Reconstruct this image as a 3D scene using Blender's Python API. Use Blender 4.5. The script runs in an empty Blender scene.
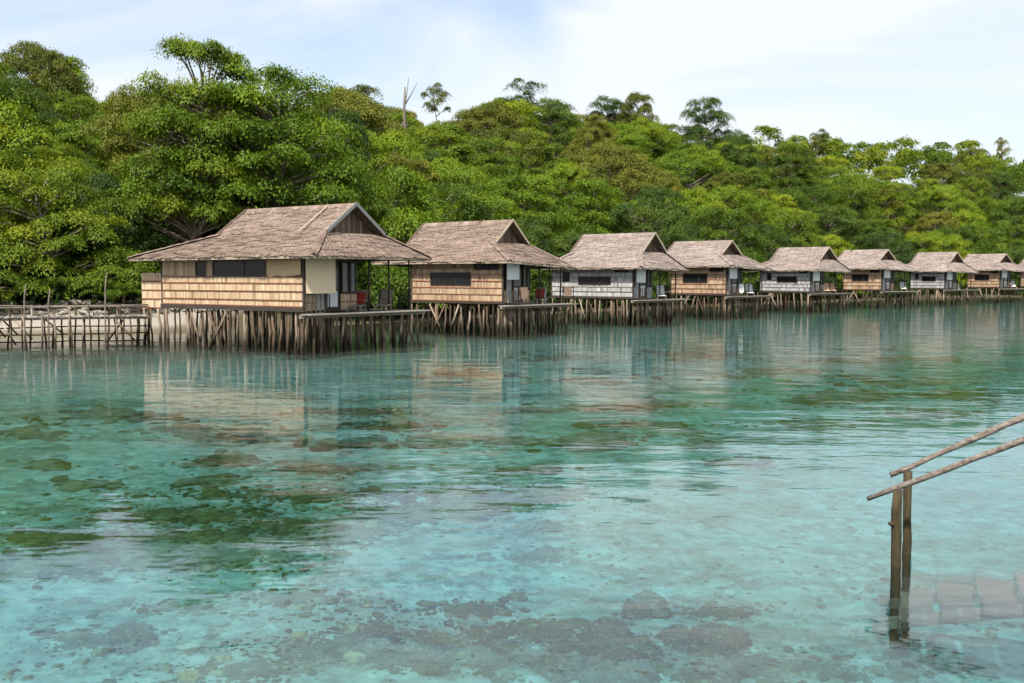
import bpy, math, random
import numpy as np
from math import radians as R, sin, cos, tan, atan2, pi, sqrt
from mathutils import Vector, Matrix

random.seed(7)
rng = np.random.default_rng(7)
scene = bpy.context.scene
col = scene.collection

# ------------------------------------------------------------------ camera
FPX, HY, HC = 995.0, 276.0, 3.3            # focal length in pixels, horizon row, eye height
cd = bpy.data.cameras.new('camera'); cd.sensor_width = 36.0; cd.lens = FPX * 36 / 1024
cd.clip_start = 0.1; cd.clip_end = 6000
cam = bpy.data.objects.new('camera', cd); col.objects.link(cam)
PITCH = math.atan((341.5 - HY) / FPX)
cam.location = (0, 0, HC); cam.rotation_euler = (pi / 2 - PITCH, 0, 0)
scene.camera = cam

# ------------------------------------------------------------------ world, sun, exposure
SUN_EL, SUN_AZ = 52.0, 193.0               # azimuth clockwise from the view direction (+Y)
world = bpy.data.worlds.new('World'); scene.world = world; world.use_nodes = True
wt = world.node_tree; wt.nodes.clear()
def wn(t, **k):
    n = wt.nodes.new(t)
    for a, b in k.items(): setattr(n, a, b)
    return n
sky = wn('ShaderNodeTexSky', sky_type='NISHITA', sun_disc=False, sun_elevation=R(SUN_EL), sun_rotation=R(SUN_AZ))
sky.air_density = 1.0; sky.dust_density = 1.6; sky.ozone_density = 1.0
tc = wn('ShaderNodeTexCoord')
mp = wn('ShaderNodeMapping'); mp.inputs['Scale'].default_value = (1.0, 1.0, 3.2); mp.inputs['Rotation'].default_value = (0.0, 0.12, 0.5)
n1 = wn('ShaderNodeTexNoise'); n1.inputs['Scale'].default_value = 2.1; n1.inputs['Detail'].default_value = 7; n1.inputs['Roughness'].default_value = 0.52; n1.inputs['Distortion'].default_value = 0.5
rp = wn('ShaderNodeValToRGB'); rp.color_ramp.elements[0].position = 0.38; rp.color_ramp.elements[1].position = 0.56
rp.color_ramp.elements[0].color = (0.30, 0.30, 0.30, 1); rp.color_ramp.elements[1].color = (0.97, 0.97, 0.97, 1)
mx = wn('ShaderNodeMix', data_type='RGBA'); mx.inputs['B'].default_value = (4.7, 4.95, 5.1, 1)
bg = wn('ShaderNodeBackground'); bg.inputs['Strength'].default_value = 0.135
wo = wn('ShaderNodeOutputWorld')
L = wt.links.new
L(tc.outputs['Generated'], mp.inputs['Vector']); L(mp.outputs['Vector'], n1.inputs['Vector'])
L(n1.outputs['Fac'], rp.inputs['Fac']); L(rp.outputs['Color'], mx.inputs['Factor'])
L(sky.outputs['Color'], mx.inputs['A']); L(mx.outputs['Result'], bg.inputs['Color']); L(bg.outputs['Background'], wo.inputs['Surface'])

sd = bpy.data.lights.new('sun', 'SUN'); sd.energy = 4.8; sd.angle = R(3.0); sd.color = (1.0, 0.94, 0.84)
sun = bpy.data.objects.new('sun', sd); col.objects.link(sun)
sv = Vector((sin(R(SUN_AZ)) * cos(R(SUN_EL)), cos(R(SUN_AZ)) * cos(R(SUN_EL)), sin(R(SUN_EL))))
sun.rotation_euler = sv.to_track_quat('Z', 'Y').to_euler(); sun.location = (0, -20, 60)

vs = scene.view_settings; vs.view_transform = 'Standard'; vs.look = 'None'; vs.exposure = 0.58; vs.gamma = 1.0; vs.use_curve_mapping = False
scene.cycles.use_denoising = True
scene.cycles.max_bounces = 5; scene.cycles.diffuse_bounces = 2; scene.cycles.glossy_bounces = 3; scene.cycles.transparent_max_bounces = 8; scene.cycles.transmission_bounces = 2
scene.cycles.use_adaptive_sampling = True; scene.cycles.adaptive_threshold = 0.03
scene.cycles.caustics_reflective = False; scene.cycles.caustics_refractive = False

# ------------------------------------------------------------------ helpers
def pix(px, py, z=0.0):
    """point where the ray of a pixel meets the horizontal plane at height z"""
    v = Vector(((px - 512) / FPX, 1.0, -(py - 341.5) / FPX)); v.rotate(Matrix.Rotation(-PITCH, 3, 'X'))
    t = (z - HC) / v.z
    return Vector((0, 0, HC)) + v * t
def at(px, py, Y):
    v = Vector(((px - 512) / FPX, 1.0, -(py - 341.5) / FPX)); v.rotate(Matrix.Rotation(-PITCH, 3, 'X'))
    return Vector((0, 0, HC)) + v * (Y / v.y)

def tag(o, label=None, cat=None, group=None, kind=None):
    if label: o['label'] = label
    if cat: o['category'] = cat
    if group: o['group'] = group
    if kind: o['kind'] = kind
    return o
def empty(name, loc=(0, 0, 0), rz=0.0):
    o = bpy.data.objects.new(name, None); col.objects.link(o); o.location = loc; o.rotation_euler = (0, 0, rz); o.empty_display_size = 0.3
    return o
def link(name, me, parent=None, loc=None):
    o = bpy.data.objects.new(name, me); col.objects.link(o)
    if parent is not None: o.parent = parent
    if loc is not None: o.location = loc
    return o

class MB:
    def __init__(s): s.v = []; s.f = []; s.t = []
    def quad(s, a, b, c, d, t=0.5):
        n = len(s.v); s.v += [tuple(a), tuple(b), tuple(c), tuple(d)]; s.f.append((n, n + 1, n + 2, n + 3)); s.t.append(t)
    def tri(s, a, b, c, t=0.5):
        n = len(s.v); s.v += [tuple(a), tuple(b), tuple(c)]; s.f.append((n, n + 1, n + 2)); s.t.append(t)
    def box(s, x0, x1, y0, y1, z0, z1, t=0.5):
        n = len(s.v)
        s.v += [(x0, y0, z0), (x1, y0, z0), (x1, y1, z0), (x0, y1, z0), (x0, y0, z1), (x1, y0, z1), (x1, y1, z1), (x0, y1, z1)]
        s.f += [(n, n + 3, n + 2, n + 1), (n + 4, n + 5, n + 6, n + 7), (n, n + 1, n + 5, n + 4), (n + 1, n + 2, n + 6, n + 5), (n + 2, n + 3, n + 7, n + 6), (n + 3, n, n + 4, n + 7)]
        s.t += [t] * 6
    def bar(s, a, b, w, h, t=0.5, up=(0, 0, 1)):
        a, b = Vector(a), Vector(b); d = (b - a).normalized(); u = Vector(up)
        r = d.cross(u)
        if r.length < 1e-4: r = Vector((1, 0, 0))
        r.normalize(); u = r.cross(d); r *= w / 2; u *= h / 2
        n = len(s.v)
        for p in (a, b):
            s.v += [tuple(p - r - u), tuple(p + r - u), tuple(p + r + u), tuple(p - r + u)]
        s.f += [(n, n + 1, n + 2, n + 3)[::-1], (n + 4, n + 5, n + 6, n + 7), (n, n + 1, n + 5, n + 4), (n + 1, n + 2, n + 6, n + 5), (n + 2, n + 3, n + 7, n + 6), (n + 3, n, n + 4, n + 7)]
        s.t += [t] * 6
    def tube(s, pts, rad, k=6, t=0.5, cap=True):
        pts = [Vector(p) for p in pts]; n0 = len(s.v); m = len(pts)
        for i, p in enumerate(pts):
            d = (pts[min(i + 1, m - 1)] - pts[max(i - 1, 0)]).normalized()
            r = d.cross(Vector((0, 0, 1)) if abs(d.z) < 0.9 else Vector((0, 1, 0))).normalized(); u = r.cross(d)
            for j in range(k):
                a = 2 * pi * j / k
                s.v.append(tuple(p + (r * cos(a) + u * sin(a)) * rad[i]))
        for i in range(m - 1):
            for j in range(k):
                j2 = (j + 1) % k
                s.f.append((n0 + i * k + j, n0 + i * k + j2, n0 + (i + 1) * k + j2, n0 + (i + 1) * k + j)); s.t.append(t)
        if cap:
            s.f.append(tuple(n0 + j for j in range(k))[::-1]); s.t.append(t)
            s.f.append(tuple(n0 + (m - 1) * k + j for j in range(k))); s.t.append(t)
    def mesh(s, name, m, smooth=False):
        me = bpy.data.meshes.new(name); me.from_pydata(s.v, [], s.f)
        a = me.attributes.new('tint', 'FLOAT', 'FACE'); a.data.foreach_set('value', s.t)
        me.materials.append(m)
        if smooth: me.polygons.foreach_set('use_smooth', [True] * len(s.f))
        me.update()
        return me
    def build(s, name, m, parent=None, smooth=False):
        return link(name, s.mesh(name, m, smooth), parent)

# ------------------------------------------------------------------ materials
def mat(name):
    m = bpy.data.materials.new(name); m.use_nodes = True
    nt = m.node_tree; b = nt.nodes['Principled BSDF']; b.inputs['Specular IOR Level'].default_value = 0.25
    return m, nt, b
def nd(nt, t, ins=None, **k):
    n = nt.nodes.new(t)
    for a, b in k.items(): setattr(n, a, b)
    for a, b in (ins or {}).items(): n.inputs[a].default_value = b
    return n
def ramp(nt, stops):
    r = nt.nodes.new('ShaderNodeValToRGB'); e = r.color_ramp.elements
    while len(e) < len(stops): e.new(0.5)
    for i, (p, c) in enumerate(stops): e[i].position = p; e[i].color = (*c, 1)
    return r
def bumped(nt, b, fac, strength, dist=0.02):
    bp = nd(nt, 'ShaderNodeBump', {'Strength': strength, 'Distance': dist}); nt.links.new(fac, bp.inputs['Height']); nt.links.new(bp.outputs['Normal'], b.inputs['Normal'])

def streaked(name, stops, scale=(3, 3, 3), rough=0.85, tintw=0.5, bump=0.35, detail=5, mixrand=0.0, wet=None):
    """noise stretched along an axis, mixed with the per-piece tint; optional tide stain on the low part of posts"""
    m, nt, b = mat(name); l = nt.links.new
    tcn = nd(nt, 'ShaderNodeTexCoord'); mpn = nd(nt, 'ShaderNodeMapping', {'Scale': scale})
    oi = nd(nt, 'ShaderNodeObjectInfo')
    ad = nd(nt, 'ShaderNodeVectorMath', operation='ADD'); sc3 = nd(nt, 'ShaderNodeVectorMath', operation='SCALE'); sc3.inputs['Scale'].default_value = 37.0
    cx = nd(nt, 'ShaderNodeCombineXYZ'); l(oi.outputs['Random'], cx.inputs[0]); l(oi.outputs['Random'], cx.inputs[1])
    l(cx.outputs[0], sc3.inputs[0]); l(tcn.outputs['Object'], ad.inputs[0]); l(sc3.outputs[0], ad.inputs[1]); l(ad.outputs[0], mpn.inputs['Vector'])
    nz = nd(nt, 'ShaderNodeTexNoise', {'Scale': 1.0, 'Detail': detail, 'Roughness': 0.65}); l(mpn.outputs[0], nz.inputs['Vector'])
    at_ = nd(nt, 'ShaderNodeAttribute', attribute_name='tint')
    mxn = nd(nt, 'ShaderNodeMix', data_type='FLOAT'); mxn.inputs['Factor'].default_value = tintw
    l(nz.outputs['Fac'], mxn.inputs['A']); l(at_.outputs['Fac'], mxn.inputs['B'])
    fac = mxn.outputs['Result']
    if mixrand > 0:
        m2 = nd(nt, 'ShaderNodeMix', data_type='FLOAT'); m2.inputs['Factor'].default_value = mixrand
        l(fac, m2.inputs['A']); l(oi.outputs['Random'], m2.inputs['B']); fac = m2.outputs['Result']
    rp_ = ramp(nt, stops); l(fac, rp_.inputs['Fac']); c = rp_.outputs['Color']
    if wet:
        geo = nd(nt, 'ShaderNodeNewGeometry'); sx = nd(nt, 'ShaderNodeSeparateXYZ'); l(geo.outputs['Position'], sx.inputs[0])
        nz2 = nd(nt, 'ShaderNodeTexNoise', {'Scale': 2.2, 'Detail': 3}); l(geo.outputs['Position'], nz2.inputs['Vector'])
        s2 = nd(nt, 'ShaderNodeMath', {1: 1.0}, operation='MULTIPLY'); l(nz2.outputs['Fac'], s2.inputs[0])
        s3 = nd(nt, 'ShaderNodeMath', operation='ADD'); l(sx.outputs['Z'], s3.inputs[0]); l(s2.outputs[0], s3.inputs[1])
        mr = nd(nt, 'ShaderNodeMapRange', {'From Min': wet[0], 'From Max': wet[1], 'To Min': 1.0, 'To Max': 0.0}); l(s3.outputs[0], mr.inputs['Value'])
        mc = nd(nt, 'ShaderNodeMix', data_type='RGBA'); mc.inputs['B'].default_value = (*wet[2], 1); l(mr.outputs[0], mc.inputs['Factor']); l(c, mc.inputs['A']); c = mc.outputs['Result']
    l(c, b.inputs['Base Color']); b.inputs['Roughness'].default_value = rough
    if bump: bumped(nt, b, nz.outputs['Fac'], bump)
    return m

M = {}
M['thatch'] = streaked('thatch', [(0.26, (0.045, 0.031, 0.024)), (0.41, (0.150, 0.106, 0.082)), (0.58, (0.245, 0.184, 0.148)), (0.78, (0.38, 0.305, 0.255))], (5, 5, 6), 0.95, 0.40, 1.0, detail=9)
M['thatch_pale'] = streaked('thatch_pale', [(0.24, (0.07, 0.052, 0.044)), (0.40, (0.185, 0.145, 0.126)), (0.58, (0.29, 0.238, 0.212)), (0.78, (0.42, 0.365, 0.335))], (5, 5, 6), 0.95, 0.40, 1.0, detail=9)
M['bamboo'] = streaked('bamboo', [(0.2, (0.26, 0.17, 0.10)), (0.42, (0.45, 0.32, 0.205)), (0.62, (0.56, 0.42, 0.285)), (0.85, (0.67, 0.55, 0.41))], (14, 14, 2.0), 0.7, 0.6, 0.3)
M['bamboo_gold'] = streaked('bamboo_gold', [(0.2, (0.21, 0.135, 0.08)), (0.42, (0.37, 0.255, 0.16)), (0.62, (0.46, 0.335, 0.22)), (0.85, (0.57, 0.45, 0.32))], (14, 14, 2.0), 0.7, 0.6, 0.3)
M['bamboo_grey'] = streaked('bamboo_grey', [(0.2, (0.19, 0.18, 0.17)), (0.45, (0.35, 0.345, 0.34)), (0.65, (0.46, 0.46, 0.46)), (0.85, (0.57, 0.57, 0.57))], (14, 14, 2.0), 0.8, 0.6, 0.3)
M['batten'] = streaked('batten_wood', [(0.3, (0.13, 0.045, 0.025)), (0.7, (0.26, 0.10, 0.055))], (4, 9, 9), 0.8, 0.5, 0.2)
M['batten_grey'] = streaked('batten_grey', [(0.3, (0.12, 0.11, 0.10)), (0.7, (0.24, 0.22, 0.20))], (4, 9, 9), 0.8, 0.5, 0.2)
M['dark_wood'] = streaked('dark_wood', [(0.3, (0.025, 0.02, 0.017)), (0.7, (0.075, 0.06, 0.05))], (4, 9, 9), 0.75, 0.4, 0.3)
M['grey_wood'] = streaked('grey_wood', [(0.25, (0.14, 0.115, 0.095)), (0.55, (0.27, 0.235, 0.20)), (0.8, (0.40, 0.36, 0.32))], (3, 12, 12), 0.85, 0.5, 0.4)
M['fascia'] = streaked('fascia_wood', [(0.25, (0.28, 0.22, 0.16)), (0.75, (0.52, 0.44, 0.35))], (3, 12, 12), 0.85, 0.5, 0.3)
M['blue_trim'] = streaked('weathered_trim', [(0.25, (0.12, 0.125, 0.125)), (0.75, (0.27, 0.275, 0.27))], (3, 12, 12), 0.8, 0.5, 0.3)
M['pile'] = streaked('pile_wood', [(0.25, (0.05, 0.034, 0.022)), (0.50, (0.15, 0.105, 0.07)), (0.70, (0.30, 0.23, 0.175)), (0.85, (0.46, 0.39, 0.32))], (6, 6, 1.6), 0.85, 0.1, 0.5, mixrand=0.5, wet=(0.85, 1.4, (0.028, 0.022, 0.013)))
M['rail'] = streaked('rail_wood', [(0.30, (0.045, 0.034, 0.027)), (0.48, (0.16, 0.13, 0.108)), (0.72, (0.31, 0.265, 0.235))], (9, 26, 26), 0.85, 0.1, 0.6)
M['mossy'] = streaked('mossy_post', [(0.25, (0.016, 0.013, 0.008)), (0.5, (0.055, 0.042, 0.022)), (0.8, (0.13, 0.10, 0.052))], (16, 16, 4), 0.85, 0.1, 0.8, wet=(0.3, 1.0, (0.045, 0.035, 0.018)))
M['tread'] = streaked('tread_wood', [(0.25, (0.13, 0.10, 0.085)), (0.75, (0.20, 0.16, 0.135))], (3, 12, 12), 0.8, 0.4, 0.3)
M['blind'] = streaked('woven_blind', [(0.3, (0.84, 0.63, 0.41)), (0.7, (0.92, 0.75, 0.53))], (5, 5, 16), 0.85, 0.5, 0.2)
M['cloth_white'] = streaked('cloth_white', [(0.3, (0.68, 0.68, 0.68)), (0.7, (0.80, 0.80, 0.80))], (3, 3, 3), 0.9, 0.3, 0.1)
M['cloth_tan'] = streaked('cloth_tan', [(0.3, (0.50, 0.33, 0.19)), (0.7, (0.62, 0.44, 0.27))], (2, 2, 1), 0.9, 0.3, 0.1)
M['cloth_peach'] = streaked('cloth_peach', [(0.3, (0.60, 0.36, 0.22)), (0.7, (0.74, 0.50, 0.34))], (3, 3, 3), 0.9, 0.3, 0.1)
M['cloth_red'] = streaked('cloth_red', [(0.3, (0.26, 0.03, 0.025)), (0.7, (0.38, 0.06, 0.045))], (3, 3, 3), 0.9, 0.3, 0.1)
M['white_paint'] = streaked('white_paint', [(0.3, (0.58, 0.58, 0.57)), (0.7, (0.74, 0.74, 0.73))], (4, 4, 4), 0.6, 0.4, 0.1)
M['bark'] = streaked('bark', [(0.25, (0.07, 0.055, 0.04)), (0.5, (0.19, 0.155, 0.12)), (0.8, (0.33, 0.29, 0.24))], (6, 6, 1.5), 0.9, 0.1, 0.7)
M['weave'] = streaked('gable_weave', [(0.25, (0.10, 0.065, 0.045)), (0.55, (0.20, 0.135, 0.095)), (0.8, (0.33, 0.24, 0.17))], (9, 9, 3), 0.9, 0.6, 0.5)
M['rock'] = streaked('shore_rock', [(0.25, (0.10, 0.09, 0.07)), (0.5, (0.25, 0.23, 0.19)), (0.8, (0.40, 0.37, 0.32))], (3, 3, 3), 0.9, 0.6, 0.7)
M['coral'] = streaked('coral', [(0.25, (0.012, 0.015, 0.006)), (0.46, (0.045, 0.048, 0.016)), (0.60, (0.12, 0.11, 0.045)), (0.76, (0.32, 0.28, 0.15))], (14, 14, 14), 0.95, 0.5, 1.0, detail=7)
M['coral_dark'] = streaked('coral_dark', [(0.25, (0.012, 0.009, 0.008)), (0.44, (0.05, 0.035, 0.026)), (0.58, (0.17, 0.13, 0.08)), (0.70, (0.40, 0.34, 0.22))], (22, 22, 22), 0.95, 0.2, 1.0, detail=7)
M['coral_tan'] = streaked('coral_tan', [(0.25, (0.34, 0.22, 0.10)), (0.75, (0.55, 0.38, 0.18))], (12, 12, 12), 0.95, 0.4, 1.0)

# window: dark glass
m, nt, b = mat('dark_glass'); b.inputs['Base Color'].default_value = (0.012, 0.012, 0.013, 1); b.inputs['Roughness'].default_value = 0.25; b.inputs['Specular IOR Level'].default_value = 0.3; M['dark_glass'] = m
m, nt, b = mat('pale_glass'); b.inputs['Base Color'].default_value = (0.10, 0.13, 0.13, 1); b.inputs['Roughness'].default_value = 0.08; b.inputs['Specular IOR Level'].default_value = 0.9; M['pale_glass'] = m
m, nt, b = mat('interior'); b.inputs['Base Color'].default_value = (0.05, 0.035, 0.025, 1); M['interior'] = m

def leafmat(name, stops, trans=0.28):
    m, nt, b = mat(name); l = nt.links.new
    at_ = nd(nt, 'ShaderNodeAttribute', attribute_name='tint'); oi = nd(nt, 'ShaderNodeObjectInfo')
    mxn = nd(nt, 'ShaderNodeMix', data_type='FLOAT'); mxn.inputs['Factor'].default_value = 0.32
    l(at_.outputs['Fac'], mxn.inputs['A']); l(oi.outputs['Random'], mxn.inputs['B'])
    rp_ = ramp(nt, stops); l(mxn.outputs['Result'], rp_.inputs['Fac'])
    l(rp_.outputs['Color'], b.inputs['Base Color']); b.inputs['Roughness'].default_value = 0.6; b.inputs['Specular IOR Level'].default_value = 0.2
    tr = nd(nt, 'ShaderNodeBsdfTranslucent'); hs = nd(nt, 'ShaderNodeHueSaturation', {'Hue': 0.485, 'Saturation': 1.1, 'Value': 1.35}); l(rp_.outputs['Color'], hs.inputs['Color']); l(hs.outputs[0], tr.inputs['Color'])
    ms = nd(nt, 'ShaderNodeMixShader', {'Fac': trans}); l(b.outputs[0], ms.inputs[1]); l(tr.outputs[0], ms.inputs[2])
    l(ms.outputs[0], nt.nodes['Material Output'].inputs['Surface'])
    return m
M['leaf'] = leafmat('leaf_green', [(0.10, (0.020, 0.045, 0.006)), (0.38, (0.058, 0.108, 0.009)), (0.62, (0.118, 0.180, 0.012)), (0.90, (0.220, 0.255, 0.018))])
M['leaf_bright'] = leafmat('leaf_bright', [(0.10, (0.038, 0.076, 0.008)), (0.38, (0.090, 0.158, 0.010)), (0.62, (0.160, 0.238, 0.013)), (0.90, (0.275, 0.305, 0.018))])
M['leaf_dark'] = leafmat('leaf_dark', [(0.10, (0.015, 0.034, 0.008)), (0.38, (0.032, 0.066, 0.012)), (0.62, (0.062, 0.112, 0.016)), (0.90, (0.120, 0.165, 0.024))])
M['leaf_olive'] = leafmat('leaf_olive', [(0.10, (0.040, 0.052, 0.010)), (0.38, (0.085, 0.105, 0.015)), (0.62, (0.140, 0.155, 0.020)), (0.90, (0.225, 0.215, 0.030))])

# ------------------------------------------------------------------ the lie of the land
# corner of every bungalow (sea side, near side): pixel column and distance, heading of the row there
HUTS = [  # px, Y, theta
    (304, 42.2, 35.2), (503, 54.5, 37.0), (633, 66.5, 39.0), (726, 78.5, 43.0), (810, 91.5, 47.0),
    (881, 103.5, 51.0), (944, 115.5, 54.0), (999, 126.5, 57.0), (1049, 137.5, 58.0)]
def frame(px, Y, th):
    X = (px - 512) / FPX * Y
    return Vector((X, Y, 0)), R(th)
SHORE = [(-400, -60), (-160, 22), (-60, 47), (-40, 51.5), (-30, 53), (-22.5, 54)]
for px, Y, th in HUTS:
    o, t = frame(px, Y, th); q = o + Vector((-cos(t), sin(t), 0)) * 16.5
    if q.y > 58: SHORE.append((q.x, q.y))
SHORE += [(96, 168), (180, 215), (420, 260), (900, 300)]
SHP = np.array(SHORE)
def shore_d(X, Y):
    """signed distance to the shore line, positive inland"""
    P = np.stack([np.asarray(X, float), np.asarray(Y, float)], -1); best = np.full(P.shape[:-1], 1e9); sg = np.ones(P.shape[:-1])
    for a, b in zip(SHP[:-1], SHP[1:]):
        e = b - a; w = P - a; t = np.clip((w @ e) / (e @ e), 0, 1); c = w - t[..., None] * e
        dd = np.hypot(c[..., 0], c[..., 1]); cr = e[0] * w[..., 1] - e[1] * w[..., 0]
        k = dd < best; best = np.where(k, dd, best); sg = np.where(k, np.where(cr >= 0, 1, -1), sg)
    return best * sg
def hills(X, Y):
    return 1.2 * np.sin(X * 0.043 + 1.3) * np.sin(Y * 0.037 + 0.4) + 0.7 * np.sin(X * 0.11 + Y * 0.07)
def sst(a, b, x):
    t = np.clip((x - a) / (b - a), 0, 1); return t * t * (3 - 2 * t)
def land_z(X, Y):
    X = np.asarray(X, float); Y = np.asarray(Y, float); d = shore_d(X, Y)
    sea = np.interp(-d, [0, 4, 8, 12, 18, 34, 50, 90, 300], [0, 0.05, 0.10, 0.15, 0.24, 0.62, 1.25, 2.6, 8.0])
    sea = -sea + 0.07 * np.sin(X * 0.9 + 0.6 * np.sin(Y * 0.5)) * np.sin(Y * 0.75 + 1.0) * sst(3, 12, -d)
    lnd = np.interp(d, [0, 4, 7.5, 9, 20, 45, 75, 95, 140], [0, 0.35, 0.75, 1.5, 4.2, 13.5, 24.5, 28.0, 27.0])
    lnd = np.where(lnd > 4.2, 4.2 + (lnd - 4.2) * np.interp(X, [-70, -35, -8, 25, 120], [0.46, 0.54, 0.84, 0.95, 1.0]), lnd)
    lnd = lnd + hills(X, Y) * sst(12, 40, d)
    return np.where(d > 0, lnd, sea)

def axis(fine0, fine1, step, lo, hi):
    a = list(np.arange(fine0, fine1 + 1e-6, step)); s = step
    while a[-1] < hi: s *= 1.35; a.append(a[-1] + s)
    s = step
    while a[0] > lo: s *= 1.35; a.insert(0, a[0] - s)
    return np.array(a)
ax = axis(-60, 160, 1.25, -2500, 2500); ay = axis(-12, 240, 1.25, -1500, 3500)
GX, GY = np.meshgrid(ax, ay); GZ = land_z(GX, GY)
nv = np.stack([GX.ravel(), GY.ravel(), GZ.ravel()], -1); nx, ny = len(ax), len(ay)
idx = np.arange(nx * ny).reshape(ny, nx)
fc = np.stack([idx[:-1, :-1], idx[:-1, 1:], idx[1:, 1:], idx[1:, :-1]], -1).reshape(-1, 4)
def npmesh(name, verts, faces, m, tint=None, smooth=False):
    me = bpy.data.meshes.new(name); k = faces.shape[1]
    me.vertices.add(len(verts)); me.vertices.foreach_set('co', np.ascontiguousarray(verts, dtype=np.float32).ravel())
    me.loops.add(faces.size); me.loops.foreach_set('vertex_index', np.ascontiguousarray(faces, dtype=np.int32).ravel())
    me.polygons.add(len(faces)); me.polygons.foreach_set('loop_start', np.arange(0, faces.size, k, dtype=np.int32))
    if smooth: me.polygons.foreach_set('use_smooth', np.ones(len(faces), dtype=bool))
    me.update(calc_edges=True)
    if tint is not None:
        a = me.attributes.new('tint', 'FLOAT', 'FACE'); a.data.foreach_set('value', np.ascontiguousarray(tint, dtype=np.float32))
    me.materials.append(m); me.validate()
    return me
# ground material: forest litter above the beach, pale sand on the beach and the sea bed, darker algal patches under water
m, nt, b = mat('ground'); l = nt.links.new
geo = nd(nt, 'ShaderNodeNewGeometry'); sx = nd(nt, 'ShaderNodeSeparateXYZ'); l(geo.outputs['Position'], sx.inputs[0])
def noise(nt, vec, scale, detail=4, rough=0.55, dist=0.0, stretch=None):
    if stretch:
        mp_ = nd(nt, 'ShaderNodeMapping', {'Scale': stretch, 'Rotation': (0, 0, 0.35)}); nt.links.new(vec, mp_.inputs[0]); vec = mp_.outputs[0]
    n = nd(nt, 'ShaderNodeTexNoise', {'Scale': scale, 'Detail': detail, 'Roughness': rough, 'Distortion': dist}); nt.links.new(vec, n.inputs['Vector']); return n.outputs['Fac']
P = geo.outputs['Position']
sand = ramp(nt, [(0.3, (0.21, 0.205, 0.185)), (0.5, (0.43, 0.42, 0.385)), (0.72, (0.62, 0.61, 0.565))]); l(noise(nt, P, 2.5, 8, 0.7), sand.inputs[0])
rub = ramp(nt, [(0.34, (0.035, 0.042, 0.018)), (0.50, (0.12, 0.12, 0.06)), (0.62, (0.25, 0.24, 0.15)), (0.75, (0.42, 0.40, 0.29))]); l(noise(nt, P, 4.0, 9, 0.8), rub.inputs[0])
pm = ramp(nt, [(0.47, (0.03, 0.03, 0.03)), (0.63, (0.92, 0.92, 0.92))]); l(noise(nt, P, 0.30, 10, 0.75, 0.5, (1.0, 1.5, 1.0)), pm.inputs[0])
uw = nd(nt, 'ShaderNodeMapRange', {'From Min': -0.12, 'From Max': -0.4, 'To Min': 0.0, 'To Max': 1.0}); l(sx.outputs['Z'], uw.inputs['Value'])
mm = nd(nt, 'ShaderNodeMath', operation='MULTIPLY'); l(pm.outputs[0], mm.inputs[0]); l(uw.outputs[0], mm.inputs[1])
c1 = nd(nt, 'ShaderNodeMix', data_type='RGBA'); l(mm.outputs[0], c1.inputs['Factor']); 
vor = nd(nt, 'ShaderNodeTexVoronoi', {'Scale': 5.5, 'Randomness': 1.0}); l(P, vor.inputs['Vector'])
vsp = nd(nt, 'ShaderNodeSeparateColor'); l(vor.outputs['Color'], vsp.inputs[0])
vm = ramp(nt, [(0.30, (0.45, 0.45, 0.42)), (0.60, (0.9, 0.9, 0.9)), (0.9, (1.2, 1.2, 1.15))]); l(vsp.outputs[0], vm.inputs[0])
cov = ramp(nt, [(0.40, (0, 0, 0)), (0.60, (1, 1, 1))]); l(noise(nt, P, 0.9, 6, 0.7, 0.4), cov.inputs[0])
cvu = nd(nt, 'ShaderNodeMath', operation='MULTIPLY'); l(cov.outputs[0], cvu.inputs[0]); l(uw.outputs[0], cvu.inputs[1])
sdk = nd(nt, 'ShaderNodeMix', data_type='RGBA', blend_type='MULTIPLY'); l(cvu.outputs[0], sdk.inputs['Factor']); l(sand.outputs[0], sdk.inputs['A']); l(vm.outputs[0], sdk.inputs['B'])

dry = nd(nt, 'ShaderNodeMapRange', {'From Min': 0.02, 'From Max': 0.2}); l(sx.outputs['Z'], dry.inputs['Value'])
dsc = nd(nt, 'ShaderNodeMix', data_type='RGBA'); dsc.inputs['B'].default_value = (0.33, 0.295, 0.25, 1); l(dry.outputs[0], dsc.inputs['Factor']); l(sdk.outputs['Result'], dsc.inputs['A'])
l(dsc.outputs['Result'], c1.inputs['A']); l(rub.outputs[0], c1.inputs['B'])
wetm = nd(nt, 'ShaderNodeMapRange', {'From Min': 0.14, 'From Max': 0.34, 'To Min': 0.9, 'To Max': 0.0}); l(sx.outputs['Z'], wetm.inputs['Value'])
wab = nd(nt, 'ShaderNodeMapRange', {'From Min': -0.22, 'From Max': -0.08, 'To Min': 0.0, 'To Max': 1.0}); l(sx.outputs['Z'], wab.inputs['Value'])
wmm = nd(nt, 'ShaderNodeMath', operation='MULTIPLY'); l(wetm.outputs[0], wmm.inputs[0]); l(wab.outputs[0], wmm.inputs[1])
c2 = nd(nt, 'ShaderNodeMix', data_type='RGBA'); c2.inputs['B'].default_value = (0.13, 0.11, 0.065, 1); l(wmm.outputs[0], c2.inputs['Factor']); l(c1.outputs['Result'], c2.inputs['A'])
lit = ramp(nt, [(0.3, (0.03, 0.025, 0.013)), (0.6, (0.07, 0.055, 0.025)), (0.8, (0.06, 0.075, 0.02))]); l(noise(nt, P, 1.5, 6, 0.7), lit.inputs[0])
lm = nd(nt, 'ShaderNodeMapRange', {'From Min': 0.85, 'From Max': 1.3}); l(sx.outputs['Z'], lm.inputs['Value'])
c3 = nd(nt, 'ShaderNodeMix', data_type='RGBA'); l(lm.outputs[0], c3.inputs['Factor']); l(c2.outputs['Result'], c3.inputs['A']); l(lit.outputs[0], c3.inputs['B'])
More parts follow.
